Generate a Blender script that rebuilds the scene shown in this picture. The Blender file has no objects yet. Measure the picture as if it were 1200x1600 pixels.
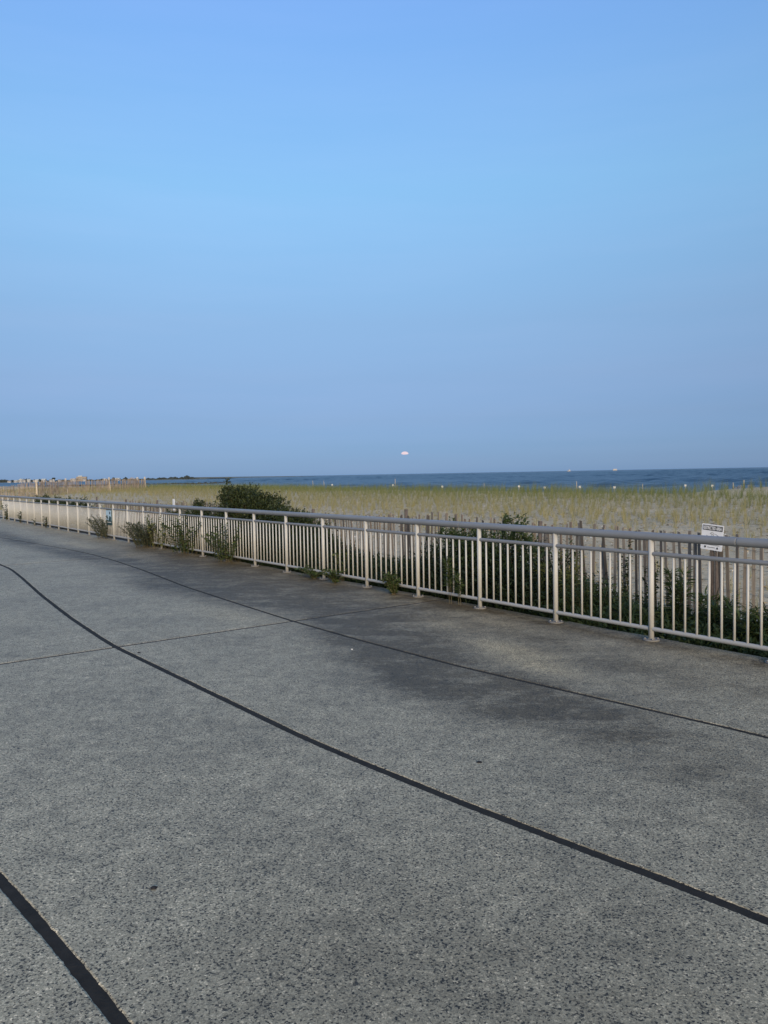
import bpy, math, random
import numpy as np
from mathutils import Vector, Matrix
random.seed(7); rng = np.random.default_rng(7)
scene = bpy.context.scene
COL = scene.collection
R = math.radians

# ------------------------------------------------------------------ camera
cam_d = bpy.data.cameras.new('camera'); cam = bpy.data.objects.new('camera', cam_d); COL.objects.link(cam)
cam_d.sensor_fit = 'VERTICAL'; cam_d.sensor_height = 34.6; cam_d.lens = 25.95
cam_d.clip_start = 0.05; cam_d.clip_end = 120000
ROLL = math.atan(18 / 970.0); PITCH = math.atan(59 * math.cos(ROLL) / 1200.0)
fw = Vector((0, math.cos(PITCH), -math.sin(PITCH))); u0 = Vector((0, math.sin(PITCH), math.cos(PITCH))); r0 = Vector((1, 0, 0))
cr = r0 * math.cos(ROLL) - u0 * math.sin(ROLL); cu = r0 * math.sin(ROLL) + u0 * math.cos(ROLL)
m = Matrix((cr, cu, -fw)).transposed().to_4x4(); m.translation = (0, 0, 1.7)
cam.matrix_world = m
scene.camera = cam
scene.render.resolution_x = 768; scene.render.resolution_y = 1024

# ------------------------------------------------------------------ world, sun, exposure
SUN_EL, SUN_AZ = 18.0, -10.0        # behind the camera, opposite the rising moon
world = bpy.data.worlds.new('World'); scene.world = world; world.use_nodes = True
wn = world.node_tree; wn.nodes.clear()
def wnode(t): return wn.nodes.new(t)
sky = wnode('ShaderNodeTexSky'); sky.sky_type = 'NISHITA'; sky.sun_disc = False
sky.sun_elevation = R(SUN_EL); sky.sun_rotation = R(180 + SUN_AZ)
sky.altitude = 0; sky.air_density = 1.0; sky.dust_density = 0.4; sky.ozone_density = 1.5
SKY_STRENGTH = 0.1
def lin(c): return tuple(((v/255 + 0.055) / 1.055) ** 2.4 if v > 10 else v/255/12.92 for v in c)
# evening haze: the clear-sky model graded by height above the horizon, the same all round
raw = {0: (8.103, 7.407, 4.598), 1: (8.582, 8.601, 5.758), 2: (8.101, 8.94, 6.729), 4: (6.577, 8.399, 7.824), 7: (4.808, 6.917, 7.944), 11: (3.418, 5.292, 7.088), 15: (2.602, 4.176, 6.095),
       20: (1.964, 3.229, 5.029), 25: (1.547, 2.581, 4.186), 31: (1.208, 2.038, 3.413), 40: (0.885, 1.507, 2.599), 50: (0.673, 1.149, 2.02), 65: (0.515, 0.881, 1.571), 85: (0.496, 0.844, 1.512)}
want = {0: (135,169,209), 1: (135,171,213), 2: (134,172,216), 4: (136,173,218), 7: (141,178,223), 11: (143,184,229), 15: (143,191,238), 20: (142,196,245), 25: (135,188,245), 31: (127,178,244),
        40: (108,157,222), 50: (93,138,198), 65: (82,122,174), 85: (78,115,165)}
zr = wnode('ShaderNodeValToRGB'); zr.color_ramp.interpolation = 'LINEAR'
els = zr.color_ramp.elements
while len(els) < len(raw): els.new(0.5)
for el_, e in zip(els, sorted(raw)):
    el_.position = math.sin(R(e)) if e else 0.0
    el_.color = (*[w_ / r_ / SKY_STRENGTH for w_, r_ in zip(lin(want[e]), raw[e])], 1)
wtc = wnode('ShaderNodeTexCoord'); wsep = wnode('ShaderNodeSeparateXYZ')
wn.links.new(wtc.outputs['Generated'], wsep.inputs[0]); wn.links.new(wsep.outputs['Z'], zr.inputs[0])
wm1 = wnode('ShaderNodeMix'); wm1.data_type = 'RGBA'; wm1.blend_type = 'MULTIPLY'; wm1.inputs[0].default_value = 1
wn.links.new(sky.outputs[0], wm1.inputs[6]); wn.links.new(zr.outputs[0], wm1.inputs[7])
# faint stretched wisps of thin cloud all round
wmap = wnode('ShaderNodeMapping'); wmap.inputs['Scale'].default_value = (1.6, 1.6, 15.0)
wnz = wnode('ShaderNodeTexNoise'); wnz.inputs['Scale'].default_value = 1.5; wnz.inputs['Detail'].default_value = 5; wnz.inputs['Roughness'].default_value = 0.55
wn.links.new(wtc.outputs['Generated'], wmap.inputs[0]); wn.links.new(wmap.outputs[0], wnz.inputs['Vector'])
wcr = wnode('ShaderNodeValToRGB'); wcr.color_ramp.elements[0].position = 0.40; wcr.color_ramp.elements[0].color = (0.985, 0.99, 0.994, 1)
wcr.color_ramp.elements[1].position = 0.72; wcr.color_ramp.elements[1].color = (1.06, 1.015, 1.01, 1)
wn.links.new(wnz.outputs['Fac'], wcr.inputs[0])
wm2 = wnode('ShaderNodeMix'); wm2.data_type = 'RGBA'; wm2.blend_type = 'MULTIPLY'; wm2.inputs[0].default_value = 1
wn.links.new(wm1.outputs[2], wm2.inputs[6]); wn.links.new(wcr.outputs[0], wm2.inputs[7])
bg = wnode('ShaderNodeBackground'); bg.inputs['Strength'].default_value = SKY_STRENGTH
wo = wnode('ShaderNodeOutputWorld')
wn.links.new(wm2.outputs[2], bg.inputs['Color']); wn.links.new(bg.outputs[0], wo.inputs['Surface'])

sun_d = bpy.data.lights.new('sun', 'SUN'); sun = bpy.data.objects.new('sun', sun_d); COL.objects.link(sun)
sun_d.energy = 3.4; sun_d.angle = R(35); sun_d.color = (1.0, 0.76, 0.48)
sun.rotation_euler = (R(90 - SUN_EL), 0, R(-SUN_AZ)); sun.location = (0, -30, 20)

vs = scene.view_settings
vs.view_transform = 'Standard'; vs.look = 'None'; vs.gamma = 1; vs.use_curve_mapping = False
vs.exposure = 0.0

# ------------------------------------------------------------------ materials
def new_mat(name):
    mt = bpy.data.materials.new(name); mt.use_nodes = True
    nt = mt.node_tree; b = nt.nodes['Principled BSDF']
    return mt, nt, b
def N(nt, t, **kw):
    n = nt.nodes.new(t)
    for k, v in kw.items(): setattr(n, k, v)
    return n
def coords(nt, scale=(1, 1, 1), rotz=0.0, obj=False):
    g = N(nt, 'ShaderNodeTexCoord') if obj else N(nt, 'ShaderNodeNewGeometry')
    mp = N(nt, 'ShaderNodeMapping'); mp.inputs['Scale'].default_value = scale; mp.inputs['Rotation'].default_value = (0, 0, rotz)
    nt.links.new(g.outputs['Object' if obj else 'Position'], mp.inputs['Vector'])
    return mp.outputs[0]
def noise(nt, vec, scale, detail=2, rough=0.5):
    n = N(nt, 'ShaderNodeTexNoise'); n.inputs['Scale'].default_value = scale; n.inputs['Detail'].default_value = detail
    n.inputs['Roughness'].default_value = rough; nt.links.new(vec, n.inputs['Vector']); return n.outputs['Fac']
def ramp(nt, fac, stops):
    r = N(nt, 'ShaderNodeValToRGB'); e = r.color_ramp.elements
    while len(e) < len(stops): e.new(0.5)
    for el, (p, c) in zip(e, stops):
        el.position = p; el.color = (c, c, c, 1) if isinstance(c, (int, float)) else (*c, 1)
    nt.links.new(fac, r.inputs[0]); return r.outputs[0]
def mix(nt, fac, a, b, mode='MIX'):
    n = N(nt, 'ShaderNodeMix', data_type='RGBA', blend_type=mode)
    for inp, v in ((n.inputs[0], fac), (n.inputs[6], a), (n.inputs[7], b)):
        if hasattr(v, 'is_linked'): nt.links.new(v, inp)
        elif isinstance(v, (int, float)): inp.default_value = v
        else: inp.default_value = (*v, 1)
    return n.outputs[2]
def mth(nt, op, a, b=0.0, clamp=False):
    n = N(nt, 'ShaderNodeMath', operation=op); n.use_clamp = clamp
    for inp, v in ((n.inputs[0], a), (n.inputs[1], b)):
        if hasattr(v, 'is_linked'): nt.links.new(v, inp)
        else: inp.default_value = v
    return n.outputs[0]
def bump(nt, h, b, strength=0.3, dist=0.01):
    n = N(nt, 'ShaderNodeBump'); n.inputs['Strength'].default_value = strength; n.inputs['Distance'].default_value = dist
    nt.links.new(h, n.inputs['Height']); nt.links.new(n.outputs[0], b.inputs['Normal'])
def attr(nt, name):
    a = N(nt, 'ShaderNodeAttribute'); a.attribute_name = name; return a.outputs['Fac']

def mat_concrete():
    mt, nt, b = new_mat('exposed_aggregate_concrete')
    v = coords(nt)
    dn = N(nt, 'ShaderNodeTexNoise'); dn.inputs['Scale'].default_value = 160; dn.inputs['Detail'].default_value = 2; nt.links.new(v, dn.inputs['Vector'])
    dv = N(nt, 'ShaderNodeVectorMath', operation='MULTIPLY_ADD'); nt.links.new(dn.outputs['Color'], dv.inputs[0]); dv.inputs[1].default_value = (0.010, 0.010, 0.010); nt.links.new(v, dv.inputs[2])
    vor = N(nt, 'ShaderNodeTexVoronoi'); vor.inputs['Scale'].default_value = 150; nt.links.new(dv.outputs[0], vor.inputs['Vector'])
    sep = N(nt, 'ShaderNodeSeparateColor'); nt.links.new(vor.outputs['Color'], sep.inputs[0])
    clus = noise(nt, v, 9, 3, 0.6)
    val = mth(nt, 'ADD', sep.outputs[0], mth(nt, 'MULTIPLY', mth(nt, 'SUBTRACT', clus, 0.5), 0.30), True)
    grain = ramp(nt, val, [(0.0, (0.030, 0.031, 0.031)), (0.11, (0.060, 0.062, 0.062)), (0.21, (0.22, 0.228, 0.222)), (0.65, (0.31, 0.318, 0.310)), (0.93, (0.38, 0.39, 0.385)), (1.0, (0.58, 0.58, 0.57))])
    vor2 = N(nt, 'ShaderNodeTexVoronoi'); vor2.inputs['Scale'].default_value = 260; nt.links.new(v, vor2.inputs['Vector'])
    sep2 = N(nt, 'ShaderNodeSeparateColor'); nt.links.new(vor2.outputs['Color'], sep2.inputs[0])
    col = mix(nt, 1.0, grain, ramp(nt, sep2.outputs[0], [(0.0, 0.70), (1.0, 1.22)]), 'MULTIPLY')
    pits = ramp(nt, val, [(0.10, 1.0), (0.26, 0.0)])
    col = mix(nt, 1.0, col, (1.36, 1.15, 0.77), 'MULTIPLY')
    big = noise(nt, v, 0.9, 5, 0.6)
    col = mix(nt, 1.0, col, ramp(nt, big, [(0.25, 0.76), (0.5, 1.0), (0.75, 1.14)]), 'MULTIPLY')
    mid = noise(nt, v, 4.5, 5, 0.65)
    col = mix(nt, 1.0, col, ramp(nt, mid, [(0.25, 0.80), (0.5, 1.0), (0.75, 1.15)]), 'MULTIPLY')
    # dirt stains plus painted shade (vertex attribute) broken up by streaky noise along the walk
    st = attr(nt, 'stain_shade')
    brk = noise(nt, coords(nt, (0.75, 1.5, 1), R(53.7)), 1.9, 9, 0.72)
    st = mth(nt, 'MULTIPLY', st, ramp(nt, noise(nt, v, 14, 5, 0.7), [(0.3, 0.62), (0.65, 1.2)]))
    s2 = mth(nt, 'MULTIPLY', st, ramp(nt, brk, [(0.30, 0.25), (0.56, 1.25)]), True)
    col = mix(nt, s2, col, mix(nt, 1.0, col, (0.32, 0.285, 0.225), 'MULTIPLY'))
    tan = attr(nt, 'tan')
    col = mix(nt, mth(nt, 'MULTIPLY', tan, 0.8, True), col, mix(nt, 1.0, col, (1.32, 1.22, 1.05), 'MULTIPLY'))
    nt.links.new(col, b.inputs['Base Color']); b.inputs['Roughness'].default_value = 0.58
    b.inputs['Specular IOR Level'].default_value = 0.40
    h = mth(nt, 'SUBTRACT', mth(nt, 'MULTIPLY', sep.outputs[1], 0.35), pits)
    bump(nt, h, b, 0.8, 0.004)
    return mt
def mat_simple(name, col, rough=0.6, metal=0.0, var=0.12, scale=6.0, bmp=0.0, spec=0.5):
    mt, nt, b = new_mat(name); v = coords(nt)
    n = noise(nt, v, scale, 4, 0.6)
    lo = tuple(c * (1 - var) for c in col); hi = tuple(min(1, c * (1 + var)) for c in col)
    nt.links.new(ramp(nt, n, [(0.3, lo), (0.7, hi)]), b.inputs['Base Color'])
    b.inputs['Roughness'].default_value = rough; b.inputs['Metallic'].default_value = metal; b.inputs['Specular IOR Level'].default_value = spec
    if bmp: bump(nt, noise(nt, v, scale * 6, 4), b, bmp, 0.01)
    return mt
def mat_leaf(name, dark, light, transl=0.25, rough=0.55):
    mt, nt, b = new_mat(name)
    c = mix(nt, attr(nt, 'tint'), dark, light)
    nt.links.new(c, b.inputs['Base Color']); b.inputs['Roughness'].default_value = rough; b.inputs['Specular IOR Level'].default_value = 0.3
    tr = N(nt, 'ShaderNodeBsdfTranslucent'); nt.links.new(c, tr.inputs['Color'])
    mx = N(nt, 'ShaderNodeMixShader'); mx.inputs[0].default_value = transl
    nt.links.new(b.outputs[0], mx.inputs[1]); nt.links.new(tr.outputs[0], mx.inputs[2])
    nt.links.new(mx.outputs[0], nt.nodes['Material Output'].inputs['Surface'])
    return mt
def mat_paint(name, col, rough, metal=0.0):
    mt, nt, b = new_mat(name); v = coords(nt)
    n = noise(nt, v, 3.0, 5, 0.7); f = noise(nt, v, 60, 3, 0.6)
    c = mix(nt, ramp(nt, n, [(0.45, 0.0), (0.72, 0.35)]), col, tuple(x * 0.72 for x in col))
    c = mix(nt, ramp(nt, f, [(0.66, 0.0), (0.74, 0.55)]), c, tuple(x * 0.55 for x in col))
    nt.links.new(c, b.inputs['Base Color'])
    nt.links.new(ramp(nt, n, [(0.3, rough), (0.7, min(1, rough + 0.2))]), b.inputs['Roughness']); b.inputs['Metallic'].default_value = metal
    bump(nt, f, b, 0.08, 0.002)
    return mt
def mat_slat():
    mt, nt, b = new_mat('weathered_slat_wood')
    v = coords(nt, (1, 1, 0.08)); n = noise(nt, v, 90, 4, 0.6)
    oi = N(nt, 'ShaderNodeObjectInfo')
    base = ramp(nt, oi.outputs['Random'], [(0.0, (0.085, 0.074, 0.062)), (0.15, (0.17, 0.147, 0.12)), (0.6, (0.26, 0.228, 0.185)), (0.8, (0.21, 0.162, 0.125)), (1.0, (0.32, 0.28, 0.225))])
    c = mix(nt, 1.0, base, ramp(nt, n, [(0.3, 0.65), (0.7, 1.2)]), 'MULTIPLY')
    nt.links.new(c, b.inputs['Base Color']); b.inputs['Roughness'].default_value = 0.9
    bump(nt, n, b, 0.5, 0.004); return mt
def mat_sand():
    mt, nt, b = new_mat('beach_sand'); v = coords(nt)
    big = noise(nt, v, 0.35, 4, 0.6); fine = noise(nt, v, 9, 5, 0.7)
    c = ramp(nt, big, [(0.3, (0.48, 0.395, 0.255)), (0.7, (0.60, 0.50, 0.33))])
    c = mix(nt, 1.0, c, ramp(nt, fine, [(0.3, 0.72), (0.6, 1.05)]), 'MULTIPLY')
    deb = noise(nt, coords(nt, (1, 1, 1)), 22, 3, 0.7)
    c = mix(nt, ramp(nt, deb, [(0.60, 0.0), (0.68, 0.75)]), c, (0.11, 0.09, 0.06))
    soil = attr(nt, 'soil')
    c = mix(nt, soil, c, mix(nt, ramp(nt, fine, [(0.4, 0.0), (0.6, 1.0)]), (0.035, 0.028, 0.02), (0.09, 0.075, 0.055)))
    wet = attr(nt, 'wet'); c = mix(nt, wet, c, (0.13, 0.115, 0.10))
    nt.links.new(c, b.inputs['Base Color']); b.inputs['Roughness'].default_value = 0.95; b.inputs['Specular IOR Level'].default_value = 0.2
    bump(nt, mth(nt, 'ADD', fine, noise(nt, v, 2.2, 4)), b, 0.7, 0.06); return mt
def mat_sea():
    mt, nt, b = new_mat('sea_water')
    n2 = noise(nt, coords(nt, (0.5, 1, 1), R(10)), 0.55, 5, 0.65)
    b.inputs['Base Color'].default_value = (0.010, 0.030, 0.055, 1)
    b.inputs['Roughness'].default_value = 0.30; b.inputs['IOR'].default_value = 1.33
    bump(nt, n2, b, 0.7, 0.6); return mt

M = dict(
    concrete=mat_concrete(),
    sealant=mat_simple('joint_sealant', (0.030, 0.027, 0.022), 0.8, var=0.25, scale=12, bmp=0.25, spec=0.15),
    joint=mat_simple('joint_filler', (0.018, 0.018, 0.018), 0.9),
    cream=mat_paint('cream_powder_coat', (0.475, 0.475, 0.44), 0.46),
    grey=mat_paint('weathered_grey_rail', (0.23, 0.242, 0.252), 0.38, 0.1),
    plate=mat_paint('dirty_base_plate', (0.20, 0.195, 0.18), 0.7),
    lowrail=mat_paint('grey_cream_bottom_rail', (0.36, 0.365, 0.35), 0.45),  # even tone between the cream and the grey railing materials
    bolt=mat_simple('steel_bolt', (0.35, 0.33, 0.30), 0.45, 0.8),
    slat=mat_slat(),
    slatpale=mat_simple('pale_slat_wood', (0.30, 0.245, 0.19), 0.9, var=0.4, scale=3.0),
    stake=mat_simple('pale_post_wood', (0.42, 0.36, 0.28), 0.85, var=0.25, scale=14),
    farpost=mat_simple('bleached_post_wood', (0.55, 0.48, 0.37), 0.85, var=0.15, scale=6),
    darkwood=mat_simple('dark_post_wood', (0.12, 0.10, 0.085), 0.9, var=0.3, scale=20, bmp=0.3),
    wire=mat_simple('galvanised_wire', (0.20, 0.19, 0.18), 0.5, 0.7),
    sand=mat_sand(), sea=mat_sea(),
    white=mat_simple('white_paint', (0.86, 0.87, 0.87), 0.5, var=0.05),
    dullwhite=mat_simple('weathered_white', (0.60, 0.60, 0.58), 0.6, var=0.08),
    black=mat_simple('black_print', (0.015, 0.015, 0.016), 0.5, var=0.1),
    inkgrey=mat_simple('grey_print', (0.22, 0.22, 0.21), 0.6, var=0.1),
    skyprint=mat_simple('pale_blue_print', (0.45, 0.62, 0.72), 0.5, var=0.2, scale=9),
    greenprint=mat_simple('dark_teal_print', (0.03, 0.07, 0.075), 0.5, var=0.2, scale=9),
    stone=mat_simple('grey_stone', (0.22, 0.21, 0.20), 0.9, var=0.3, scale=12, bmp=0.4),
    jetty=mat_simple('dark_wet_rock', (0.035, 0.038, 0.042), 0.8, var=0.4, scale=0.4),
    shell=mat_simple('bleached_shell', (0.78, 0.75, 0.70), 0.5, var=0.1),
    debris=mat_simple('dark_leaf_litter', (0.012, 0.011, 0.011), 0.8),
    stem=mat_simple('plant_stem', (0.10, 0.085, 0.045), 0.8, var=0.3, scale=20),
    bush=mat_leaf('bayberry_leaf', (0.014, 0.025, 0.010), (0.072, 0.092, 0.030), 0.12, 0.5),
    leaf=mat_leaf('weed_leaf', (0.022, 0.042, 0.014), (0.085, 0.12, 0.036), 0.22),
    ylleaf=mat_leaf('yellow_green_leaf', (0.06, 0.085, 0.02), (0.20, 0.205, 0.05), 0.3),
    grleaf=mat_leaf('grey_green_leaf', (0.028, 0.040, 0.024), (0.095, 0.112, 0.068), 0.2, 0.7),
    under=mat_leaf('undergrowth_leaf', (0.010, 0.020, 0.008), (0.052, 0.080, 0.026), 0.15),
    grass=mat_leaf('beach_grass_blade', (0.125, 0.165, 0.045), (0.40, 0.335, 0.16), 0.25, 0.7),
    straw=mat_leaf('dry_straw', (0.10, 0.08, 0.05), (0.42, 0.35, 0.22), 0.1, 0.8),
    woods=mat_simple('far_woods', (0.030, 0.040, 0.036), 0.9, var=0.3, scale=0.08),
    land=mat_simple('far_land', (0.09, 0.095, 0.07), 0.9, var=0.3, scale=0.02),
    housewhite=mat_simple('house_white', (0.42, 0.42, 0.41), 0.7, var=0.05),
    housetan=mat_simple('house_tan', (0.30, 0.25, 0.20), 0.8, var=0.1),
    housegrey=mat_simple('house_grey', (0.34, 0.35, 0.36), 0.8, var=0.1),
    roof=mat_simple('house_roof_grey', (0.20, 0.19, 0.19), 0.8, var=0.1),
    roofpale=mat_simple('house_roof_pale', (0.45, 0.47, 0.43), 0.7, var=0.1),
    glass=mat_simple('dark_window', (0.05, 0.06, 0.07), 0.15, var=0.1),
    hull=mat_simple('ship_hull', (0.38, 0.36, 0.35), 0.5, var=0.05),
)
mm, nt, b_ = new_mat('moonlit_surface'); nt.nodes.remove(b_)
em = N(nt, 'ShaderNodeEmission'); em.inputs['Strength'].default_value = 0.85
v = coords(nt, obj=True); nt.links.new(ramp(nt, noise(nt, v, 0.02, 3), [(0.3, (1.0, 0.74, 0.80)), (0.7, (1.0, 0.86, 0.92))]), em.inputs['Color'])
nt.links.new(em.outputs[0], nt.nodes['Material Output'].inputs['Surface']); M['moon'] = mm

# ------------------------------------------------------------------ helpers
def link(o, parent=None):
    COL.objects.link(o)
    if parent is not None: o.parent = parent
    return o
def tag(o, label=None, cat=None, group=None, kind=None):
    if label: o['label'] = label
    if cat: o['category'] = cat
    if group: o['group'] = group
    if kind: o['kind'] = kind
    return o
def empty(name, loc=(0, 0, 0), rz=0.0):
    o = bpy.data.objects.new(name, None); o.empty_display_size = 0.2; o.location = loc; o.rotation_euler = (0, 0, rz)
    return link(o)
def mobj(name, mesh, mat=None, parent=None, loc=None, rot=None, scale=None):
    if mat and not mesh.materials: mesh.materials.append(M[mat])
    o = bpy.data.objects.new(name, mesh)
    if loc is not None: o.location = loc
    if rot is not None: o.rotation_euler = rot
    if scale is not None: o.scale = scale
    return link(o, parent)
class MB:
    def __init__(s): s.v = []; s.f = []; s.sm = []
    def add(s, vs, fs, smooth=False):
        k = len(s.v); s.v += [tuple(p) for p in vs]; s.f += [tuple(i + k for i in f) for f in fs]; s.sm += [smooth] * len(fs)
    def box(s, x0, x1, y0, y1, z0, z1):
        s.add([(x0,y0,z0),(x1,y0,z0),(x1,y1,z0),(x0,y1,z0),(x0,y0,z1),(x1,y0,z1),(x1,y1,z1),(x0,y1,z1)],
              [(3,2,1,0),(4,5,6,7),(0,1,5,4),(1,2,6,5),(2,3,7,6),(3,0,4,7)])
    def tube(s, pts, radii, n=8, cap=True):
        pts = [Vector(p) for p in pts]; vs = []; fs = []
        if isinstance(radii, (int, float)): radii = [radii] * len(pts)
        for i, (p, r) in enumerate(zip(pts, radii)):
            d = (pts[min(i + 1, len(pts) - 1)] - pts[max(i - 1, 0)]).normalized()
            a = d.orthogonal().normalized() if i == 0 else (a - d * a.dot(d)).normalized()
            bb = d.cross(a)
            for k in range(n):
                t = 2 * math.pi * k / n; vs.append(p + (a * math.cos(t) + bb * math.sin(t)) * r)
        for i in range(len(pts) - 1):
            for k in range(n):
                fs.append((i*n+k, i*n+(k+1)%n, (i+1)*n+(k+1)%n, (i+1)*n+k))
        s.add(vs, fs, True)
        if cap:
            k0 = len(s.v) - len(vs)
            s.f.append(tuple(k0 + k for k in reversed(range(n)))); s.sm.append(False)
            s.f.append(tuple(k0 + (len(pts)-1)*n + k for k in range(n))); s.sm.append(False)
    def mesh(s, name):
        me = bpy.data.meshes.new(name); me.from_pydata(s.v, [], s.f)
        me.polygons.foreach_set('use_smooth', s.sm); me.update(); return me
def np_mesh(name, verts, faces, tint=None, smooth=False, extra=None):
    """verts (n,3), faces (m,k) arrays"""
    me = bpy.data.meshes.new(name); n, (mf, k) = len(verts), faces.shape
    me.vertices.add(n); me.vertices.foreach_set('co', np.ascontiguousarray(verts, dtype=np.float32).ravel())
    me.loops.add(mf * k); me.loops.foreach_set('vertex_index', faces.astype(np.int32).ravel())
    me.polygons.add(mf); me.polygons.foreach_set('loop_start', np.arange(0, mf * k, k, dtype=np.int32))
    me.polygons.foreach_set('use_smooth', np.full(mf, smooth))
    ex = dict(extra or {})
    if tint is not None: ex['tint'] = tint
    for nm, arr in ex.items():
        a = me.attributes.new(nm, 'FLOAT', 'POINT'); a.data.foreach_set('value', np.asarray(arr, dtype=np.float32))
    me.update(calc_edges=True); me.validate(); return me

# walk frame: s runs along the railing away from the camera, t towards the sea
P0 = np.array([2.64, 7.58]); DS = np.array([-0.5923, 0.8057]); DT = np.array([0.8057, 0.5923])
RZ = math.atan2(DS[1], DS[0])
def W(s, t, z=0.0):
    p = P0 + s * DS + t * DT; return (p[0], p[1], z)
def ST(x, y):
    q = np.array([x, y]) - P0; return q @ DS, q @ DT
def Wn(s, t, z):
    return np.stack([P0[0] + s*DS[0] + t*DT[0], P0[1] + s*DS[1] + t*DT[1], z], -1)
def smooth(x, a, b):
    u = np.clip((x - a) / (b - a), 0, 1); return u * u * (3 - 2 * u)
_ph = rng.uniform(0, 6.28, (24,)); _kk = rng.normal(0, 1, (24, 2))
def wob(s, t, f):
    z = 0
    for i in range(24): z = z + np.sin(f * (_kk[i, 0] * s + _kk[i, 1] * t) + _ph[i])
    return z / 24 ** 0.5

# ------------------------------------------------------------------ promenade of concrete slabs with sealed joints
prom = empty('promenade'); tag(prom, 'grey exposed aggregate concrete promenade', 'promenade', kind='structure')
EDGE = 0.15
L1p = [(-20, -5.7), (-4, -5.76), (-2.6, -5.88), (-2.17, -5.93), (-1.5, -5.99), (-0.98, -6.07), (0.5, -6.2), (3, -6.25), (10, -6.0), (50, -6.0)]
L2p = [(-20, -3.6), (-5.5, -3.72), (-3.1, -3.81), (-1.6, -4.02), (-0.4, -4.14), (1.5, -4.20), (3.4, -4.26), (5.3, -4.18), (7.6, -4.02), (10.1, -3.80), (11.7, -3.68), (16, -3.7), (50, -4.0)]
L3p = [(-20, -1.7), (-2.1, -1.86), (0.4, -2.14), (2.0, -2.20), (3.4, -2.20), (5.0, -2.14), (7.0, -2.05), (9.5, -1.82), (11.9, -1.68), (13.6, -1.66), (15.7, -1.76), (18.3, -2.0), (21.0, -2.24), (25, -2.3), (50, -2.0)]
def curve(pts):
    a = np.array(pts)
    k = np.linspace(-20, 50, 701); y = np.interp(k, a[:, 0], a[:, 1])
    ker = np.hanning(15); ker /= ker.sum(); y = np.convolve(np.pad(y, 7, 'edge'), ker, 'valid')
    return lambda s: np.interp(s, k, y)
C1, C2, C3 = curve(L1p), curve(L2p), curve(L3p)
lanes = [(lambda s: -14.0 + 0*s, lambda s: -10.0 + 0*s, 0.005, 0.005), (lambda s: -10.0 + 0*s, lambda s: -8.0 + 0*s, 0.005, 0.02),
         (lambda s: -8.0 + 0*s, C1, 0.02, 0.024), (C1, C2, 0.024, 0.027), (C2, C3, 0.027, 0.021), (C3, lambda s: EDGE + 0*s, 0.021, 0.0)]
TJ = [-15.1, -5.9, 3.3, 12.5, 21.7, 30.9, 44.0]
stain_shade_blobs = [(18.5,-2.1,2.6,.42,.9),(14.0,-1.9,2.2,.5,.7),(10.5,-1.2,1.6,.6,.6),(8.3,-1.6,1.6,.55,.8),(6.2,-1.9,1.5,.45,.9),(7.6,-2.5,1.4,.28,.6),(4.9,-1.5,1.0,.5,.6),
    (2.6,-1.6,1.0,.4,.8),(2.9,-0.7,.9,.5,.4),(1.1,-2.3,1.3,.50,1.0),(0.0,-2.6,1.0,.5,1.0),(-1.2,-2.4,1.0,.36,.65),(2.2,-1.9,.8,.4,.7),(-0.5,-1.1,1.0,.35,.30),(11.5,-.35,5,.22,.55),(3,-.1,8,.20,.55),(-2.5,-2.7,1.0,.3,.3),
    (20,-.6,4,.35,.35),(-2.8,-4.5,1.1,.7,.34),(-2.6,-3.2,.9,.6,.18),(-2.4,-5.3,.7,.5,.22),(-1.6,-2.9,1.2,.5,.18),(5.5,-1.0,3.0,.9,.35),(12,-1.0,4,.8,.3),(23,-2.0,4,.5,.7),(6.0,-.6,1.5,.4,.55),(9.0,-.5,1.5,.4,.5),(0.9,-.75,.8,.25,.35),(-2.2,-.9,1.2,.3,.25)]  # wide patches nearest the camera: stains plus painted foreground falloff
tan_blobs = [(0.62,-1.34,.55,.20,1.2),(0.05,-1.62,.5,.17,1.0),(1.6,-.5,.5,.15,.5),(4.2,-2.6,.8,.3,.4),(1.9,-1.0,.4,.2,.5),(12.0,-1.1,1.5,.25,.5),(16.5,-1.2,1.6,.2,.6)]
stain_shade_blobs += [(i * 1.231, 0.0, 0.17, 0.16, 0.55) for i in range(-1, 24)]  # round spot per post: contact shadow painted into the paving colour
def blobs(lst, s, t):
    r = np.zeros_like(s)
    for bs, bt, rs, rt, a in lst: r = r + a * np.exp(-((s-bs)/rs)**2 - ((t-bt)/rt)**2)
    return r
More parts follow.
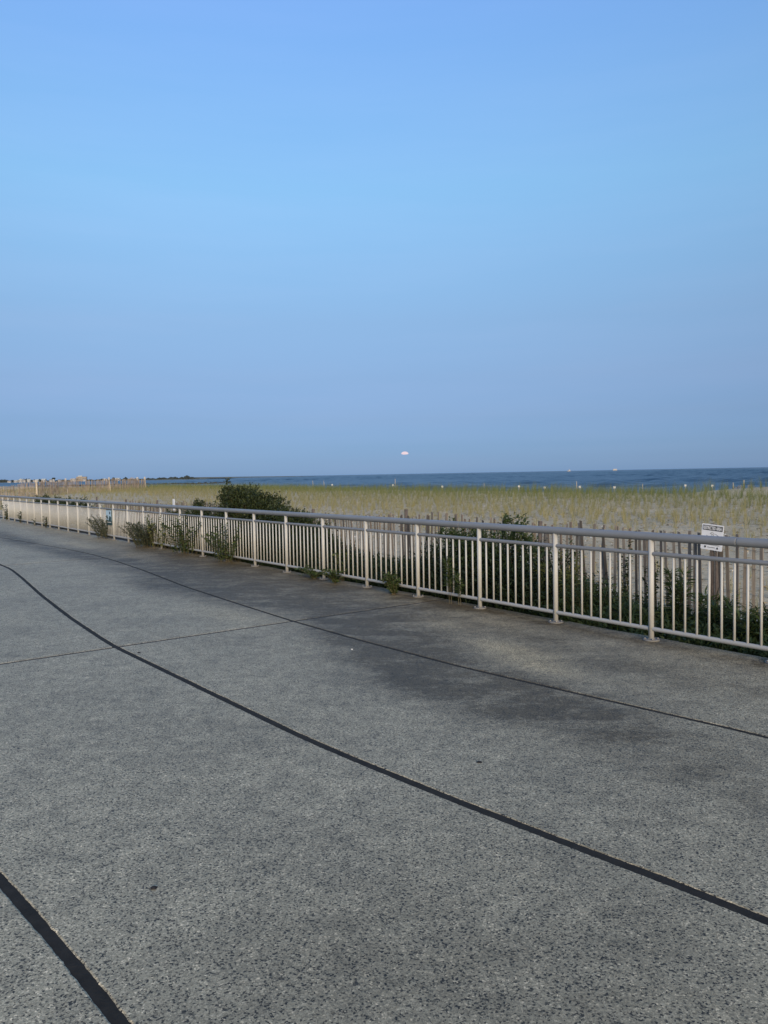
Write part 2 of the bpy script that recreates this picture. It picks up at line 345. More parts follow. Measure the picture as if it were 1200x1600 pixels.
for li, (fa, fb, ga, gb) in enumerate(lanes):
    for ji in range(len(TJ) - 1):
        s0, s1 = TJ[ji] + 0.022, TJ[ji+1] - 0.022
        near = li >= 2 and ji in (1, 2)
        ns = int((s1 - s0) / (0.022 if (near and ji == 1) else 0.05 if near else 0.15)) + 2; nt_ = 22 if li >= 2 else 4
        sv = np.linspace(s0, s1, ns); uu = np.linspace(0, 1, nt_)
        jit = 0.0012 if near else 0.0
        a = fa(sv) + ga + rng.normal(0, jit, ns) + (0.0015 * np.sin(sv * 9) if near else 0); b = fb(sv) - gb - rng.normal(0, jit, ns)
        if li == 5: b = b + 0.012 * wob(sv, 0 * sv, 6.0)
        S = np.repeat(sv[:, None], nt_, 1); T = a[:, None] * (1 - uu) + b[:, None] * uu
        Z = np.zeros_like(S); Z[:, 0] -= 0.003; Z[:, -1] -= 0.003; Z[0] -= 0.003; Z[-1] -= 0.003
        T[:, 1] = T[:, 0] + 0.006; T[:, -2] = T[:, -1] - 0.006
        top = Wn(S.ravel(), T.ravel(), Z.ravel())
        idx = np.arange(ns * nt_).reshape(ns, nt_)
        F = np.stack([idx[:-1, :-1], idx[:-1, 1:], idx[1:, 1:], idx[1:, :-1]], -1).reshape(-1, 4)
        per = np.concatenate([idx[:, 0], idx[-1, 1:], idx[-2::-1, -1], idx[0, -2:0:-1]])
        low = top[per].copy(); low[:, 2] = -0.12; nb = ns * nt_
        q = np.arange(len(per)); q2 = (q + 1) % len(per)
        F2 = np.stack([per[q], per[q2], nb + q2, nb + q], -1)
        V = np.concatenate([top, low]); Fa = np.concatenate([F[:, ::1], F2])
        Ss, Ts = np.concatenate([S.ravel(), S.ravel()[per]]), np.concatenate([T.ravel(), T.ravel()[per]])
        st = blobs(stain_shade_blobs, Ss, Ts) + 0.30 * smooth(Ts, -2.7, -1.9) * (1 - smooth(Ss, 13, 17)) * smooth(Ss, -4, 0) + 0.10 * np.clip(wob(Ss, Ts, 0.9), 0, 2)
        me = np_mesh('slab', V, Fa, smooth=False, extra={'stain_shade': np.clip(st, 0, 1) * (1 - 0.85 * np.clip(blobs(tan_blobs, Ss, Ts), 0, 1)), 'tan': np.clip(blobs(tan_blobs, Ss, Ts), 0, 1)})
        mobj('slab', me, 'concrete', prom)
# recessed joint material
for fc, g in ((C1, 0.032), (C2, 0.036), (C3, 0.029)):
    sv = np.arange(-15, 44, 0.06); Tm = fc(sv)
    prof = [(-g, -0.0042), (-g*0.7, -0.0032), (0, -0.0024), (g*0.7, -0.0032), (g, -0.0042)]
    V = np.concatenate([Wn(sv, Tm + o, np.full_like(sv, z)) for o, z in prof]); n = len(sv)
    F = np.concatenate([np.stack([np.arange(n-1)+k*n, np.arange(n-1)+(k+1)*n, np.arange(1,n)+(k+1)*n, np.arange(1,n)+k*n], -1) for k in range(4)])
    mobj('joint_sealant', np_mesh('joint_sealant', V, F, smooth=True), 'sealant', prom)
for k, s in enumerate(TJ[1:-1]):
    mb = MB(); mb.add([W(s-.03,-14,-.0045), W(s+.03,-14,-.0045), W(s+.03,EDGE,-.0045), W(s-.03,EDGE,-.0045)], [(0,1,2,3)]); mobj('expansion_joint', mb.mesh('expansion_joint'), 'joint', prom)
for t in (-10.0, -8.0):
    mb = MB(); mb.add([W(-15,t-.03,-.015), W(44,t-.03,-.015), W(44,t+.03,-.015), W(-15,t+.03,-.015)], [(0,1,2,3)]); mobj('expansion_joint', mb.mesh('expansion_joint'), 'joint', prom)

# ------------------------------------------------------------------ sand, beach, sea
def ground_z(s, t):
    z = -0.11 + 0.13 * smooth(t, 1.5, 8) + 0.45 * smooth(s, 35, 66) * smooth(t, 3, 10) * (1 - smooth(t, 26, 44))
    z = z + (0.035 * wob(s, t, 0.7) + 0.02 * wob(s, t, 2.2)) * smooth(t, 1.2, 4)
    z = z + 0.40 * np.exp(-((s - 17) / 3.0) ** 2 - ((t - 36.5) / 4.0) ** 2)
    z = z + 0.22 * smooth(t, 14, 30) * (1 - smooth(s, 40, 60)) - 2.9 * smooth(t, 33, 64) - 3 * smooth(t, 60, 120)
    return z
sa = np.concatenate([np.arange(-60, -6, 2.0), np.arange(-6, 30, 0.4), np.arange(30, 110, 1.2), np.arange(110, 420, 12)])
ta = np.concatenate([[0.10, 0.16], np.arange(0.3, 3, 0.15), np.arange(3, 48, 0.6), np.arange(48, 130, 6.0)])
S, T = np.meshgrid(sa, ta, indexing='ij'); Z = ground_z(S, T); Z[:, 0] = -0.13
idx = np.arange(S.size).reshape(S.shape)
F = np.stack([idx[:-1, :-1], idx[:-1, 1:], idx[1:, 1:], idx[1:, :-1]], -1).reshape(-1, 4)
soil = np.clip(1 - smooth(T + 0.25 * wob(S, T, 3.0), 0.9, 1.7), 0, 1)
wet = smooth(T, 46, 56)
sand = mobj('sand_ground', np_mesh('sand_ground', Wn(S.ravel(), T.ravel(), Z.ravel()), F, smooth=True, extra={'soil': soil.ravel(), 'wet': wet.ravel()}), 'sand')
tag(sand, 'pale dune sand behind the railing', 'sand', kind='structure')
# land under and behind the walk, one sheet reaching far
mb = MB(); Zl = -0.14
mb.add([W(-400,-400,Zl), W(400,-400,Zl), W(400,0.13,Zl), W(-400,0.13,Zl)], [(0,1,2,3)])
tag(mobj('ground', mb.mesh('ground'), 'land'), 'flat ground under and behind the promenade', 'ground', kind='structure')
SEA = -2.2
u_ = np.concatenate([np.linspace(-40, -0.75, 26)[:-1], np.linspace(-0.75, 0.75, 540), np.linspace(0.75, 40, 26)[1:]])
dd = [30.0]
while dd[-1] < 5000: dd.append(dd[-1] + (8 if dd[-1] < 150 else 1.6 + dd[-1] * (0.0022 if dd[-1] < 1700 else 0.0042)))
dd = np.array(dd + list(np.geomspace(5200, 60000, 24)))
DD, UU = np.meshgrid(dd, u_, indexing='ij'); X = DD * UU; Y = DD; Hh = np.zeros_like(X)
wr = np.random.default_rng(3)
for i in range(34):
    wl = 7.5 * (3.6 ** wr.uniform(0, 1)); ang = wr.normal(R(250), 0.55); kx, ky = math.cos(ang) * 6.283 / wl, math.sin(ang) * 6.283 / wl
    Hh += 0.0105 * wl ** 0.75 * np.sin(kx * X + ky * Y + wr.uniform(0, 6.28))
gust = 0.75 + 0.35 * np.sin(X * 0.011 + Y * 0.004) * np.sin(Y * 0.009 - X * 0.003 + 1)
fade = smooth(DD, 120, 190) * (1 - smooth(DD, 3800, 5000)) * (np.abs(UU) < 0.74)
Hh = np.where(Hh > 0, Hh * 1.25, Hh) * gust * fade
# keep the sheet off the land side of the beach
q0 = (X - P0[0]) * DT[0] + (Y - P0[1]) * DT[1]
Zs = SEA + Hh - 6.0 * (1 - smooth(q0, 40, 48))
idx = np.arange(X.size).reshape(X.shape)
F = np.stack([idx[:-1, :-1], idx[:-1, 1:], idx[1:, 1:], idx[1:, :-1]], -1).reshape(-1, 4)
keepf = (q0.ravel()[F] > 38).all(1)
sea_me = np_mesh('sea', np.stack([X.ravel(), Y.ravel(), Zs.ravel()], -1), F[keepf], smooth=True)
sea = tag(mobj('sea', sea_me, 'sea'), 'rippled blue sea to the horizon', 'sea', kind='structure')

# ------------------------------------------------------------------ railing
rail = empty('railing', (P0[0], P0[1], 0), RZ)
tag(rail, 'cream metal railing with round posts, thin balusters and grey tubular handrail', 'railing')
BAY = 1.231; B0, B1 = -2, 29
mb = MB(); mb.tube([(0,0,0.012), (0,0,1.03)], 0.0275, 16); post_me = mb.mesh('post')
mb = MB(); mb.tube([(0,0,0), (0,0,0.012)], [0.082, 0.079], 24)
mb.tube([(0,0,0.012), (0,0,0.020)], [0.040, 0.033], 16)
plate_me = mb.mesh('base_plate')
mb = MB()
mb.tube([(0,0,0.012), (0,0,0.026)], [0.011, 0.010], 6)
bolt_me = mb.mesh('bolt')
mb = MB(); mb.tube([(0,0,0.118), (0,0,0.842)], 0.0115, 10); bal_me = mb.mesh('baluster')
mb = MB(); mb.tube([(0.022,0,0), (BAY-0.022,0,0)], 0.0215, 12, False); bar_me = mb.mesh('rail_bar')
bar_me.materials.append(M['lowrail']); bar_up = bar_me.copy(); bar_up.materials.clear(); bar_up.materials.append(M['grey'])
for i in range(B0, B1 + 1):
    p = mobj('post', post_me, 'cream', rail, (i * BAY, 0, 0))
    pl = mobj('base_plate', plate_me, 'plate', p)
    if i < 11:
        for a in range(4): mobj('bolt', bolt_me, 'bolt', p, (0.062 * math.cos(R(45 + 90*a)), 0.062 * math.sin(R(45 + 90*a)), 0))
    if i == B1: break
    mobj('upper_rail', bar_up, None, rail, (i * BAY, 0, 0.865)); mobj('bottom_rail', bar_me, None, rail, (i * BAY, 0, 0.115))
    if i >= 29 - 2: continue
    for k in range(1, 10):
        mobj('baluster', bal_me, 'cream', rail, (i * BAY + BAY * k / 10, 0, 0), (0, 0, random.uniform(0, 6)))
SEC = BAY * 3; HZ = 1.035; HR = 0.0415
mb = MB(); mb.tube([(0.0015,0,0), (0.006,0,0), (0.02,0,0), (SEC-0.02,0,0), (SEC-0.006,0,0), (SEC-0.0015,0,0)], [HR-0.002, HR, HR, HR, HR, HR-0.002], 20); hand_me = mb.mesh('handrail')
mb = MB(); mb.tube([(-0.05,0,0), (0.05,0,0)], HR-0.006, 16); sleeve_me = mb.mesh('sleeve')
x = -0.89 - SEC
while x < B1 * BAY:
    h = mobj('handrail', hand_me, 'grey', rail, (x, 0, HZ)); mobj('sleeve', sleeve_me, 'joint', h, (0, 0, 0)); x += SEC

# ------------------------------------------------------------------ sand fences
def slat_mesh(k):
    mb = MB(); w = 0.0185; th = 0.005; H = 1.0
    rt = random.uniform(-0.015, 0.015); lt = random.uniform(-0.015, 0.015); bow = random.uniform(-0.008, 0.008)
    vs = []; fs = []
    for z, o, ww in ((-0.15, 0, w), (0.3, bow, w*1.02), (0.7, bow*0.7, w), (1.0, 0, w*0.92)):
        top = z == 1.0
        vs += [(-ww+o,-th,z+(lt if top else 0)), (ww+o,-th,z+(rt if top else 0)), (ww+o,th,z+(rt if top else 0)), (-ww+o,th,z+(lt if top else 0))]
    for i in range(3):
        for q in range(4): fs.append((i*4+q, i*4+(q+1)%4, (i+1)*4+(q+1)%4, (i+1)*4+q))
    fs += [(3,2,1,0), (12,13,14,15)]
    mb.add(vs, fs); return mb.mesh('slat')
slats = [slat_mesh(k) for k in range(8)]
FT = 1.5
fence = empty('sand_fence', W(0, FT), RZ)
tag(fence, 'weathered brown slat and wire sand fence running just behind the railing', 'sand fence')
FS0, FS1 = -2.3, 23.2; i = 0; s = FS0
def ftop(s): return 0.90 + 0.075 * min(1, max(0, (s - 0.6) / 1.6)) + 0.05 * math.sin(s * 1.3 + 1) + 0.04 * math.sin(s * 0.53) + 0.02 * math.sin(s * 4.1)
while s < FS1:
    z0 = float(ground_z(np.array(s), np.array(FT)))
    hh = ftop(s) - z0 + random.gauss(0, 0.022) + (random.uniform(-0.14, 0.02) if random.random() < 0.12 else 0)
    lean = 0.05 * math.sin(s * 0.9) + random.gauss(0, 0.028)
    mobj('slat', random.choice(slats), 'slat', fence, (s, 0.02 * math.sin(s * 2.1) + random.gauss(0, 0.004), z0), (random.gauss(0, 0.02) + 0.04 * math.sin(s * 0.7), lean, random.gauss(0, 0.12)), (random.uniform(0.85, 1.15), 1, hh))
    s += 0.0875 + random.gauss(0, 0.009); i += 1
for zf in (0.12, 0.42, 0.70, 0.9):
    mb = MB(); pts = [(q, 0.02 * math.sin(q * 2.1) + 0.012, zf * (ftop(q) + 0.1) - 0.1 + 0.01 * math.sin(q * 5)) for q in np.arange(FS0, FS1, 0.15)]
    mb.tube(pts, 0.0022, 4); mobj('wire', mb.mesh('wire'), 'wire', fence)
mb = MB(); mb.tube([(0,0,-0.3), (0.004,0,0.6), (0,0,1.16)], [0.036, 0.033, 0.030], 9); fpost = mb.mesh('fence_post')
for q in (-0.17 + 3.05 * k for k in range(9)):
    if abs(q + 0.17) < 0.1: continue
    mobj('post', fpost, 'darkwood', fence, (q, -0.05, float(ground_z(np.array(q), np.array(FT))) + random.uniform(-.05, .05)), (random.gauss(0, .03), random.gauss(0, .03), 0))

# second sand fence far down the beach on the left
def gzf(x, y):
    s, t = ST(x, y); return float(ground_z(np.array(s), np.array(t)))
far_pts = [(-35.0, 56.0), (-32.4, 60.0), (-29.4, 65.2), (-29.2, 71.0), (-27.2, 76.5), (-26.3, 85.0)]
ffence = empty('sand_fence', (far_pts[0][0], far_pts[0][1], gzf(*far_pts[0])))
tag(ffence, 'distant slat sand fence with pale posts on the dune at the left edge', 'sand fence')
base = np.array([far_pts[0][0], far_pts[0][1], gzf(*far_pts[0])])
mbp = MB(); mbs = MB()
for k, (p, q) in enumerate(zip(far_pts[:-1], far_pts[1:])):
    L = math.dist(p, q); n = int(L / 0.085)
    for i in range(n):
        u = i / n; x = p[0] + (q[0]-p[0])*u + random.gauss(0,.02); y = p[1] + (q[1]-p[1])*u
        if random.random() < 0.05: continue
        z = gzf(x, y); h = 1.22 + random.gauss(0, 0.05) + 0.06*math.sin(i*0.13) - (0.45 if (k in (3, 4) and 20 < i < 28) else 0); lx = random.gauss(0, .035)
        bx, by, bz = x-base[0], y-base[1], z-base[2]
        w, d = 0.019, 0.006
        mbs.add([(bx-w,by-d,bz-.1),(bx+w,by-d,bz-.1),(bx+w,by+d,bz-.1),(bx-w,by+d,bz-.1),(bx-w+lx,by-d,bz+h),(bx+w+lx,by-d,bz+h),(bx+w+lx,by+d,bz+h),(bx-w+lx,by+d,bz+h)],
                [(4,5,6,7),(0,1,5,4),(1,2,6,5),(2,3,7,6),(3,0,4,7)])
tag(mobj('slats', mbs.mesh('slats'), 'slatpale', ffence), kind='stuff')
for x, y in far_pts:
    mb = MB(); z = gzf(x, y); lx = random.gauss(0.0, 0.06) + (-0.08 if x == -29.2 else 0)
    mb.tube([(0,0,-0.3), (lx*0.5,0,0.7), (lx,0,1.42)], [0.09, 0.085, 0.08], 8)
    mobj('post', mb.mesh('post'), 'farpost', ffence, (x-base[0], y-base[1], z-base[2]))
for zf in (0.3, 0.75, 1.1):
    mb = MB(); pts = []
    for p, q in zip(far_pts[:-1], far_pts[1:]):
        for u in np.arange(0, 1, 0.1):
            x = p[0]+(q[0]-p[0])*u; y = p[1]+(q[1]-p[1])*u; pts.append((x-base[0], y-base[1], gzf(x,y)-base[2]+zf))
    mb.tube(pts, 0.008, 4); mobj('wire', mb.mesh('wire'), 'wire', ffence)

# ------------------------------------------------------------------ restricted area sign on its stake
def text_mesh(txt, width, height, bold=0.0):
    cu = bpy.data.curves.new('lettering', 'FONT'); cu.body = txt; cu.align_x = 'CENTER'; cu.align_y = 'CENTER'; cu.size = 1; cu.offset = bold; cu.extrude = 0.0006
    o = bpy.data.objects.new('lettering', cu); COL.objects.link(o)
    dg = bpy.context.evaluated_depsgraph_get(); me = bpy.data.meshes.new_from_object(o.evaluated_get(dg)); bpy.data.objects.remove(o)
    co = np.zeros(len(me.vertices) * 3); me.vertices.foreach_get('co', co); co = co.reshape(-1, 3)
    mn, mx = co.min(0), co.max(0); c = (mn + mx) / 2
    co[:, 0] = (co[:, 0]-c[0]) * width / (mx[0]-mn[0]); co[:, 1] = (co[:, 1]-c[1]) * height / (mx[1]-mn[1])
    out = np.stack([co[:, 0], -co[:, 2], co[:, 1]], -1)           # stand upright, facing -y
    me.vertices.foreach_set('co', out.ravel()); me.update(); me.name = 'lettering'; return me
def flat(poly, y=0.0, th=0.001):
    mb = MB(); n = len(poly)
    mb.add([(x, y, z) for x, z in poly] + [(x, y+th, z) for x, z in poly], [tuple(range(n)), tuple(range(2*n-1, n-1, -1))] + [((i+1)%n, i, n+i, n+(i+1)%n) for i in range(n)])
    return mb
SX, SY = 3.60, 8.42
sign = empty('restricted_area_sign', (SX, SY, -0.1), RZ + math.pi)
tag(sign, 'small white sign reading RESTRICTED AREA with a bird picture behind the handrail', 'sign')
mb = MB(); mb.box(-0.022, 0.004, 0.012, 0.05, -0.25, 1.19); mobj('stake', mb.mesh('stake'), 'darkwood', sign)
mb = MB(); mb.box(0.026, 0.044, 0.016, 0.035, -0.2, 1.185); mobj('stake', mb.mesh('stake'), 'darkwood', sign)
pan = MB(); w, h, r = 0.1275, 0.142, 0.012
poly = []
for cx, cz, a0 in ((w-r, -h+r, -90), (w-r, h-r, 0), (-w+r, h-r, 90), (-w+r, -h+r, 180)):
    for k in range(5): a = R(a0 + k*22.5); poly.append((cx + r*math.cos(a), cz + r*math.sin(a)))
pan = flat(poly, 0.0, 0.003)
panel = mobj('panel', pan.mesh('panel'), 'white', sign, (0.0, 0.004, 1.04), (0, R(4.8), 0))
mobj('header_band', flat([(-0.116,0.074),(0.116,0.074),(0.116,0.128),(-0.116,0.128)], -0.0022).mesh('header_band'), 'black', panel)
mobj('lettering', text_mesh('RESTRICTED AREA', 0.216, 0.038, 0.022), 'white', panel, (0, -0.0045, 0.101))
# shorebird drawing: body outline strokes, head, beak, legs, second smaller bird
mb = MB()
def stroke(pts, wd=0.0016):
    for (x0, z0), (x1, z1) in zip(pts[:-1], pts[1:]):
        dx, dz = x1-x0, z1-z0; L = math.hypot(dx, dz) or 1; nx, nz = -dz/L*wd, dx/L*wd
        mb.add([(x0-nx,-0.003,z0-nz),(x1-nx,-0.003,z1-nz),(x1+nx,-0.003,z1+nz),(x0+nx,-0.003,z0+nz)], [(0,1,2,3)])
def arc(cx, cz, rx, rz, a0, a1, n=10): return [(cx+rx*math.cos(R(a0+(a1-a0)*k/n)), cz+rz*math.sin(R(a0+(a1-a0)*k/n))) for k in range(n+1)]
stroke(arc(0.028, 0.022, 0.034, 0.019, 0, 360, 18)); stroke(arc(0.000, 0.045, 0.013, 0.012, 0, 360, 12)); stroke([(-0.012,0.044),(-0.026,0.040),(-0.013,0.050)])
stroke([(0.055,0.030),(0.085,0.018),(0.058,0.018)], 0.0022); stroke(arc(0.035, 0.024, 0.022, 0.010, 150, 350), 0.0022)
stroke([(0.022,0.004),(0.020,-0.026),(0.012,-0.028)]); stroke([(0.036,0.004),(0.038,-0.026),(0.030,-0.028)])
stroke(arc(-0.045, -0.002, 0.020, 0.011, 0, 360, 14)); stroke(arc(-0.060, 0.010, 0.008, 0.007, 0, 360, 9)); stroke([(-0.050,-0.012),(-0.052,-0.028)]); stroke([(-0.04,-0.012),(-0.04,-0.028)])
stroke([(-0.105,-0.026),(-0.06,-0.030),(-0.02,-0.027)], 0.0010)
mobj('bird_drawing', mb.mesh('bird_drawing'), 'inkgrey', panel)
mb = MB()
for zz, ww in ((-0.045,0.09),(-0.058,0.10),(-0.071,0.085),(-0.084,0.095)): stroke([(-ww,zz),(ww,zz)], 0.0022)
mobj('small_print', mb.mesh('small_print'), 'inkgrey', panel)
mobj('emblem', flat([(-0.082,-0.100),(-0.062,-0.100),(-0.062,-0.114),(-0.072,-0.126),(-0.082,-0.114)][::-1], -0.0024).mesh('emblem'), 'black', panel)
mobj('emblem', flat([(0.060,-0.124),(0.082,-0.124),(0.078,-0.108),(0.070,-0.100),(0.063,-0.110)], -0.0024).mesh('emblem'), 'black', panel)
mb = MB(); stroke([(-0.045,-0.112),(0.045,-0.112)], 0.003); mobj('small_print', mb.mesh('small_print'), 'inkgrey', panel)
mb = MB(); mb.tube([(-0.01,-0.003,0.83),(-0.012,-0.01,0.4),(-0.012,-0.01,-0.1)], 0.006, 6); mobj('support_rod', mb.mesh('support_rod'), 'wire', sign)

# blue notice fixed to the railing
sx, sy, sz = W(17.58, -0.028, 0.62)
board = empty('notice_board', (sx, sy, sz - 0.21), RZ + math.pi)
tag(board, 'small pale blue and dark notice fixed to the railing at far left', 'sign')
mb = MB(); mb.box(-0.25, 0.25, 0, 0.012, 0, 0.43); mobj('panel', mb.mesh('panel'), 'greenprint', board)
mobj('picture', flat([(-0.235,0.13),(0.235,0.13),(0.235,0.415),(-0.235,0.415)], -0.003).mesh('picture'), 'skyprint', board)
mb = flat([(0.0,0.13),(0.20,0.13),(0.22,0.22),(0.10,0.27),(0.02,0.21)], -0.005); mobj('figure_print', mb.mesh('figure_print'), 'greenprint', board)
mobj('figure_print', flat([(0.05,0.31),(0.14,0.30),(0.16,0.36),(0.07,0.39)], -0.005).mesh('figure_print'), 'black', board)
mobj('text_line', flat([(-0.2,0.07),(0.2,0.07),(0.2,0.085),(-0.2,0.085)], -0.003).mesh('text_line'), 'white', board)

# white marker on a stake by the sand fence
mx_, my_, mz_ = W(16.2, 1.35, 0)
wm = empty('white_marker', (mx_, my_, -0.1), RZ + math.pi)
tag(wm, 'small white rectangular marker poking above the handrail left of the bush', 'marker')
mb = MB(); mb.box(-0.02, 0.02, 0.01, 0.04, -0.2, 1.1); mobj('stake', mb.mesh('stake'), 'stake', wm)
mb = MB(); mb.box(-0.075, 0.075, 0, 0.008, 0.90, 1.22); mobj('plate', mb.mesh('plate'), 'white', wm)

# ------------------------------------------------------------------ vegetation
def leaves_np(P, D, L, Wd, fold=0.25, up=None):
    """diamond leaves: base P, direction D (unit), length L, width Wd -> verts, tri faces"""
    n = len(P); rnd = rng.normal(0, 1, (n, 3)) * 0.5 + np.array([0, 0, 1.0])
    side = np.cross(D, rnd); side /= np.linalg.norm(side, axis=1, keepdims=True) + 1e-9
    nor = np.cross(side, D)
    mid = P + D * (L * 0.45)[:, None] - nor * (L * 0.04)[:, None]
    tip = P + D * L[:, None] - np.array([0, 0, 1]) * (L * fold * 0.4)[:, None]
    V = np.stack([P, mid + side*(Wd/2)[:, None] + nor*(Wd*fold)[:, None], tip, mid - side*(Wd/2)[:, None] + nor*(Wd*fold)[:, None]], 1).reshape(-1, 3)
    k = np.arange(n)[:, None] * 4
    F = np.concatenate([k + np.array([0, 1, 2]), k + np.array([0, 2, 3])])
    return V, F
def unit(v): return v / (np.linalg.norm(v, axis=-1, keepdims=True) + 1e-9)
def weed(name, label, s, t, h, spread, nst, mat='leaf', ll=0.06, lw=0.022, gap=0.03, cat='weed', group=None, lean=(0, 0), start=0.1, upd=0.5, per=2, z=None, wide=0.0):
    z0 = (0.0 if t < EDGE else float(ground_z(np.array(s), np.array(t)))) if z is None else z
    root = empty(name, W(s, t, z0)); tag(root, label, cat, group)
    mb = MB(); Ps = []; Ds = []
    for i in range(nst):
        a = random.uniform(0, 6.28); hh = h * random.uniform(0.6, 1.0); sp = spread * random.uniform(0.3, 1.0)
        d = np.array([math.cos(a), math.sin(a), 0]) * sp + np.array([*(DS * lean[0] + DT * lean[1]), 0]) * hh
        b0 = np.array([math.cos(a), math.sin(a), 0]) * random.uniform(0, 0.04 + wide)
        u = np.linspace(0, 1, 7)[:, None]
        pts = b0 + d * u ** 1.5 + np.array([0, 0, hh]) * (u - 0.18 * u ** 2.5 * (sp / max(h, .01))) + rng.normal(0, 0.012, (7, 3)) * u
        mb.tube([tuple(p) for p in pts], list(np.linspace(0.0045, 0.0015, 7)), 4, False)
        L = h; m_ = max(3, int(hh / gap))
        for q in np.linspace(start, 1, m_):
            f = q * 6; k = min(5, int(f)); p = pts[k] * (1-(f-k)) + pts[k+1] * (f-k)
            for _ in range(per):
                dd = rng.normal(0, 1, 3); dd[2] = abs(dd[2]) * upd + 0.1
                Ps.append(p); Ds.append(dd)
    mobj('stem', mb.mesh('stem'), 'stem', root)
    Ps = np.array(Ps); Ds = unit(np.array(Ds)); n = len(Ps); sz = rng.uniform(0.6, 1.2, n)
    V, F = leaves_np(Ps, Ds, ll * sz, lw * sz); tint = np.repeat(rng.uniform(0, 1, n) ** 1.3, 4)
    tag(mobj('leaves', np_mesh('leaves', V, F, tint), mat, root), kind='stuff'); return root
def bush(name, label, lobes, mat='bush', ll=0.06, lw=0.026, nclu=260, per=14, cat='bush', clu=0.07):
    """lobes: (s, t, z, rs, rt, rz) ellipsoids"""
    s0, t0 = lobes[0][0], lobes[0][1]; z0 = float(ground_z(np.array(s0), np.array(t0)))
    root = empty(name, W(s0, t0, z0)); tag(root, label, cat); o = np.array(W(s0, t0, z0))
    mb = MB(); Ps = []; Ds = []
    for (s, t, z, rs, rt, rz_) in lobes:
        n = int(nclu * (rs * rt * rz_) ** (1/2) / 0.3)
        d = unit(rng.normal(0, 1, (n, 3))); rad = rng.uniform(0.15, 1, n) ** 0.45
        # uneven outline: radius modulated in direction
        mod = 1 + 0.16 * np.sin(d[:, 0]*7 + s*3) * np.sin(d[:, 1]*6 + 1) + 0.14 * np.sin(d[:, 2]*9 + d[:, 0]*5 + s)
        loc = d * (rad * mod)[:, None]
        C = np.stack([s + loc[:, 0]*rs, t + loc[:, 1]*rt, z + loc[:, 2]*rz_], -1)
        C = C[C[:, 2] > 0.0]
        Wc = Wn(C[:, 0], C[:, 1], C[:, 2]) - o
        for j in range(0, len(Wc), 9):
            e = Wc[j]; mid = e * 0.5 + np.array([0, 0, 0.12]) + rng.normal(0, 0.05, 3)
            mb.tube([tuple(rng.normal(0, 0.05, 3) * (1, 1, 0)), tuple(mid), tuple(e)], [0.012, 0.007, 0.002], 4, False)
        cen = np.array(W(s, t, z)) - o
        for c in Wc:
            out = unit(c - cen) + np.array([0, 0, 0.45])
            tw = unit(out + rng.normal(0, 0.5, 3)); q = rng.uniform(-0.5, 1, per)[:, None]
            Ps.append(c + tw * q * clu + rng.normal(0, clu * 0.25, (per, 3))); Ds.append(tw * 0.7 + rng.normal(0, 0.75, (per, 3)))
    mobj('branches', mb.mesh('branches'), 'stem', root)
    Ps = np.concatenate(Ps); Ds = unit(np.concatenate(Ds)); n = len(Ps); sz = rng.uniform(0.6, 1.2, n)
    V, F = leaves_np(Ps, Ds, ll * sz, lw * sz)
    tag(mobj('leaves', np_mesh('leaves', V, F, np.repeat(np.clip(rng.normal(0.4, 0.28, n), 0, 1), 4)), mat, root), kind='stuff'); return root

# the big dark bush behind the railing and its lower neighbours
bush('bayberry_bush', 'large dark green rounded bush rising above the railing left of centre',
     [(11.0,1.15,0.78,0.95,0.6,0.62), (11.7,1.0,0.98,0.45,0.42,0.42), (10.35,1.2,0.80,0.55,0.5,0.46), (11.9,1.05,1.22,0.22,0.2,0.20), (12.0,1.05,1.50,0.035,0.035,0.11), (11.3,1.1,1.26,0.42,0.35,0.22), (11.0,1.1,0.3,1.1,0.6,0.4), (10.6,1.1,1.12,0.42,0.35,0.22), (9.95,1.1,.8,.4,.4,.36)], nclu=330)
bush('bayberry_bush', 'low dark bush showing just over the handrail right of the large bush',
     [(9.3,1.05,0.66,0.55,0.45,0.42), (8.7,1.0,0.58,0.5,0.4,0.40), (9.6,1.05,0.4,0.6,0.45,0.4), (8.0,.95,0.4,.6,.4,.38)], nclu=300)
bush('bayberry_bush', 'low dark bush showing just over the handrail left of the large bush',
     [(13.5,1.0,0.62,0.6,0.42,0.44), (13.45,0.95,0.92,0.16,0.16,0.22), (14.7,.9,0.52,0.6,0.4,0.42)], nclu=260)
bush('bayberry_bush', 'dark low shrubbery seen between the top rails at far left',
     [(27.0,1.0,0.55,1.6,0.4,0.46), (24.4,1.0,0.5,1.2,0.4,0.46), (29.8,1.0,0.55,1.6,0.4,0.46)], nclu=150, per=12, ll=0.09, lw=0.04, clu=.09)
bush('leafy_shrub', 'dark green shrub with tips over the handrail behind the middle posts',
     [(3.5,0.80,0.45,0.46,0.36,0.5), (3.85,0.8,0.62,0.28,0.26,0.36), (3.2,.75,.6,.25,.25,.36)], mat='leaf', nclu=210, ll=0.065, lw=0.02)
bush('leafy_shrub', 'tall dark shrub with two upright tips right of the middle posts',
     [(2.7,0.85,0.5,0.36,0.34,0.52), (2.6,0.85,0.98,0.06,0.07,0.17), (2.8,0.85,0.95,0.06,0.07,0.15)], mat='leaf', nclu=210, ll=0.065, lw=0.02)
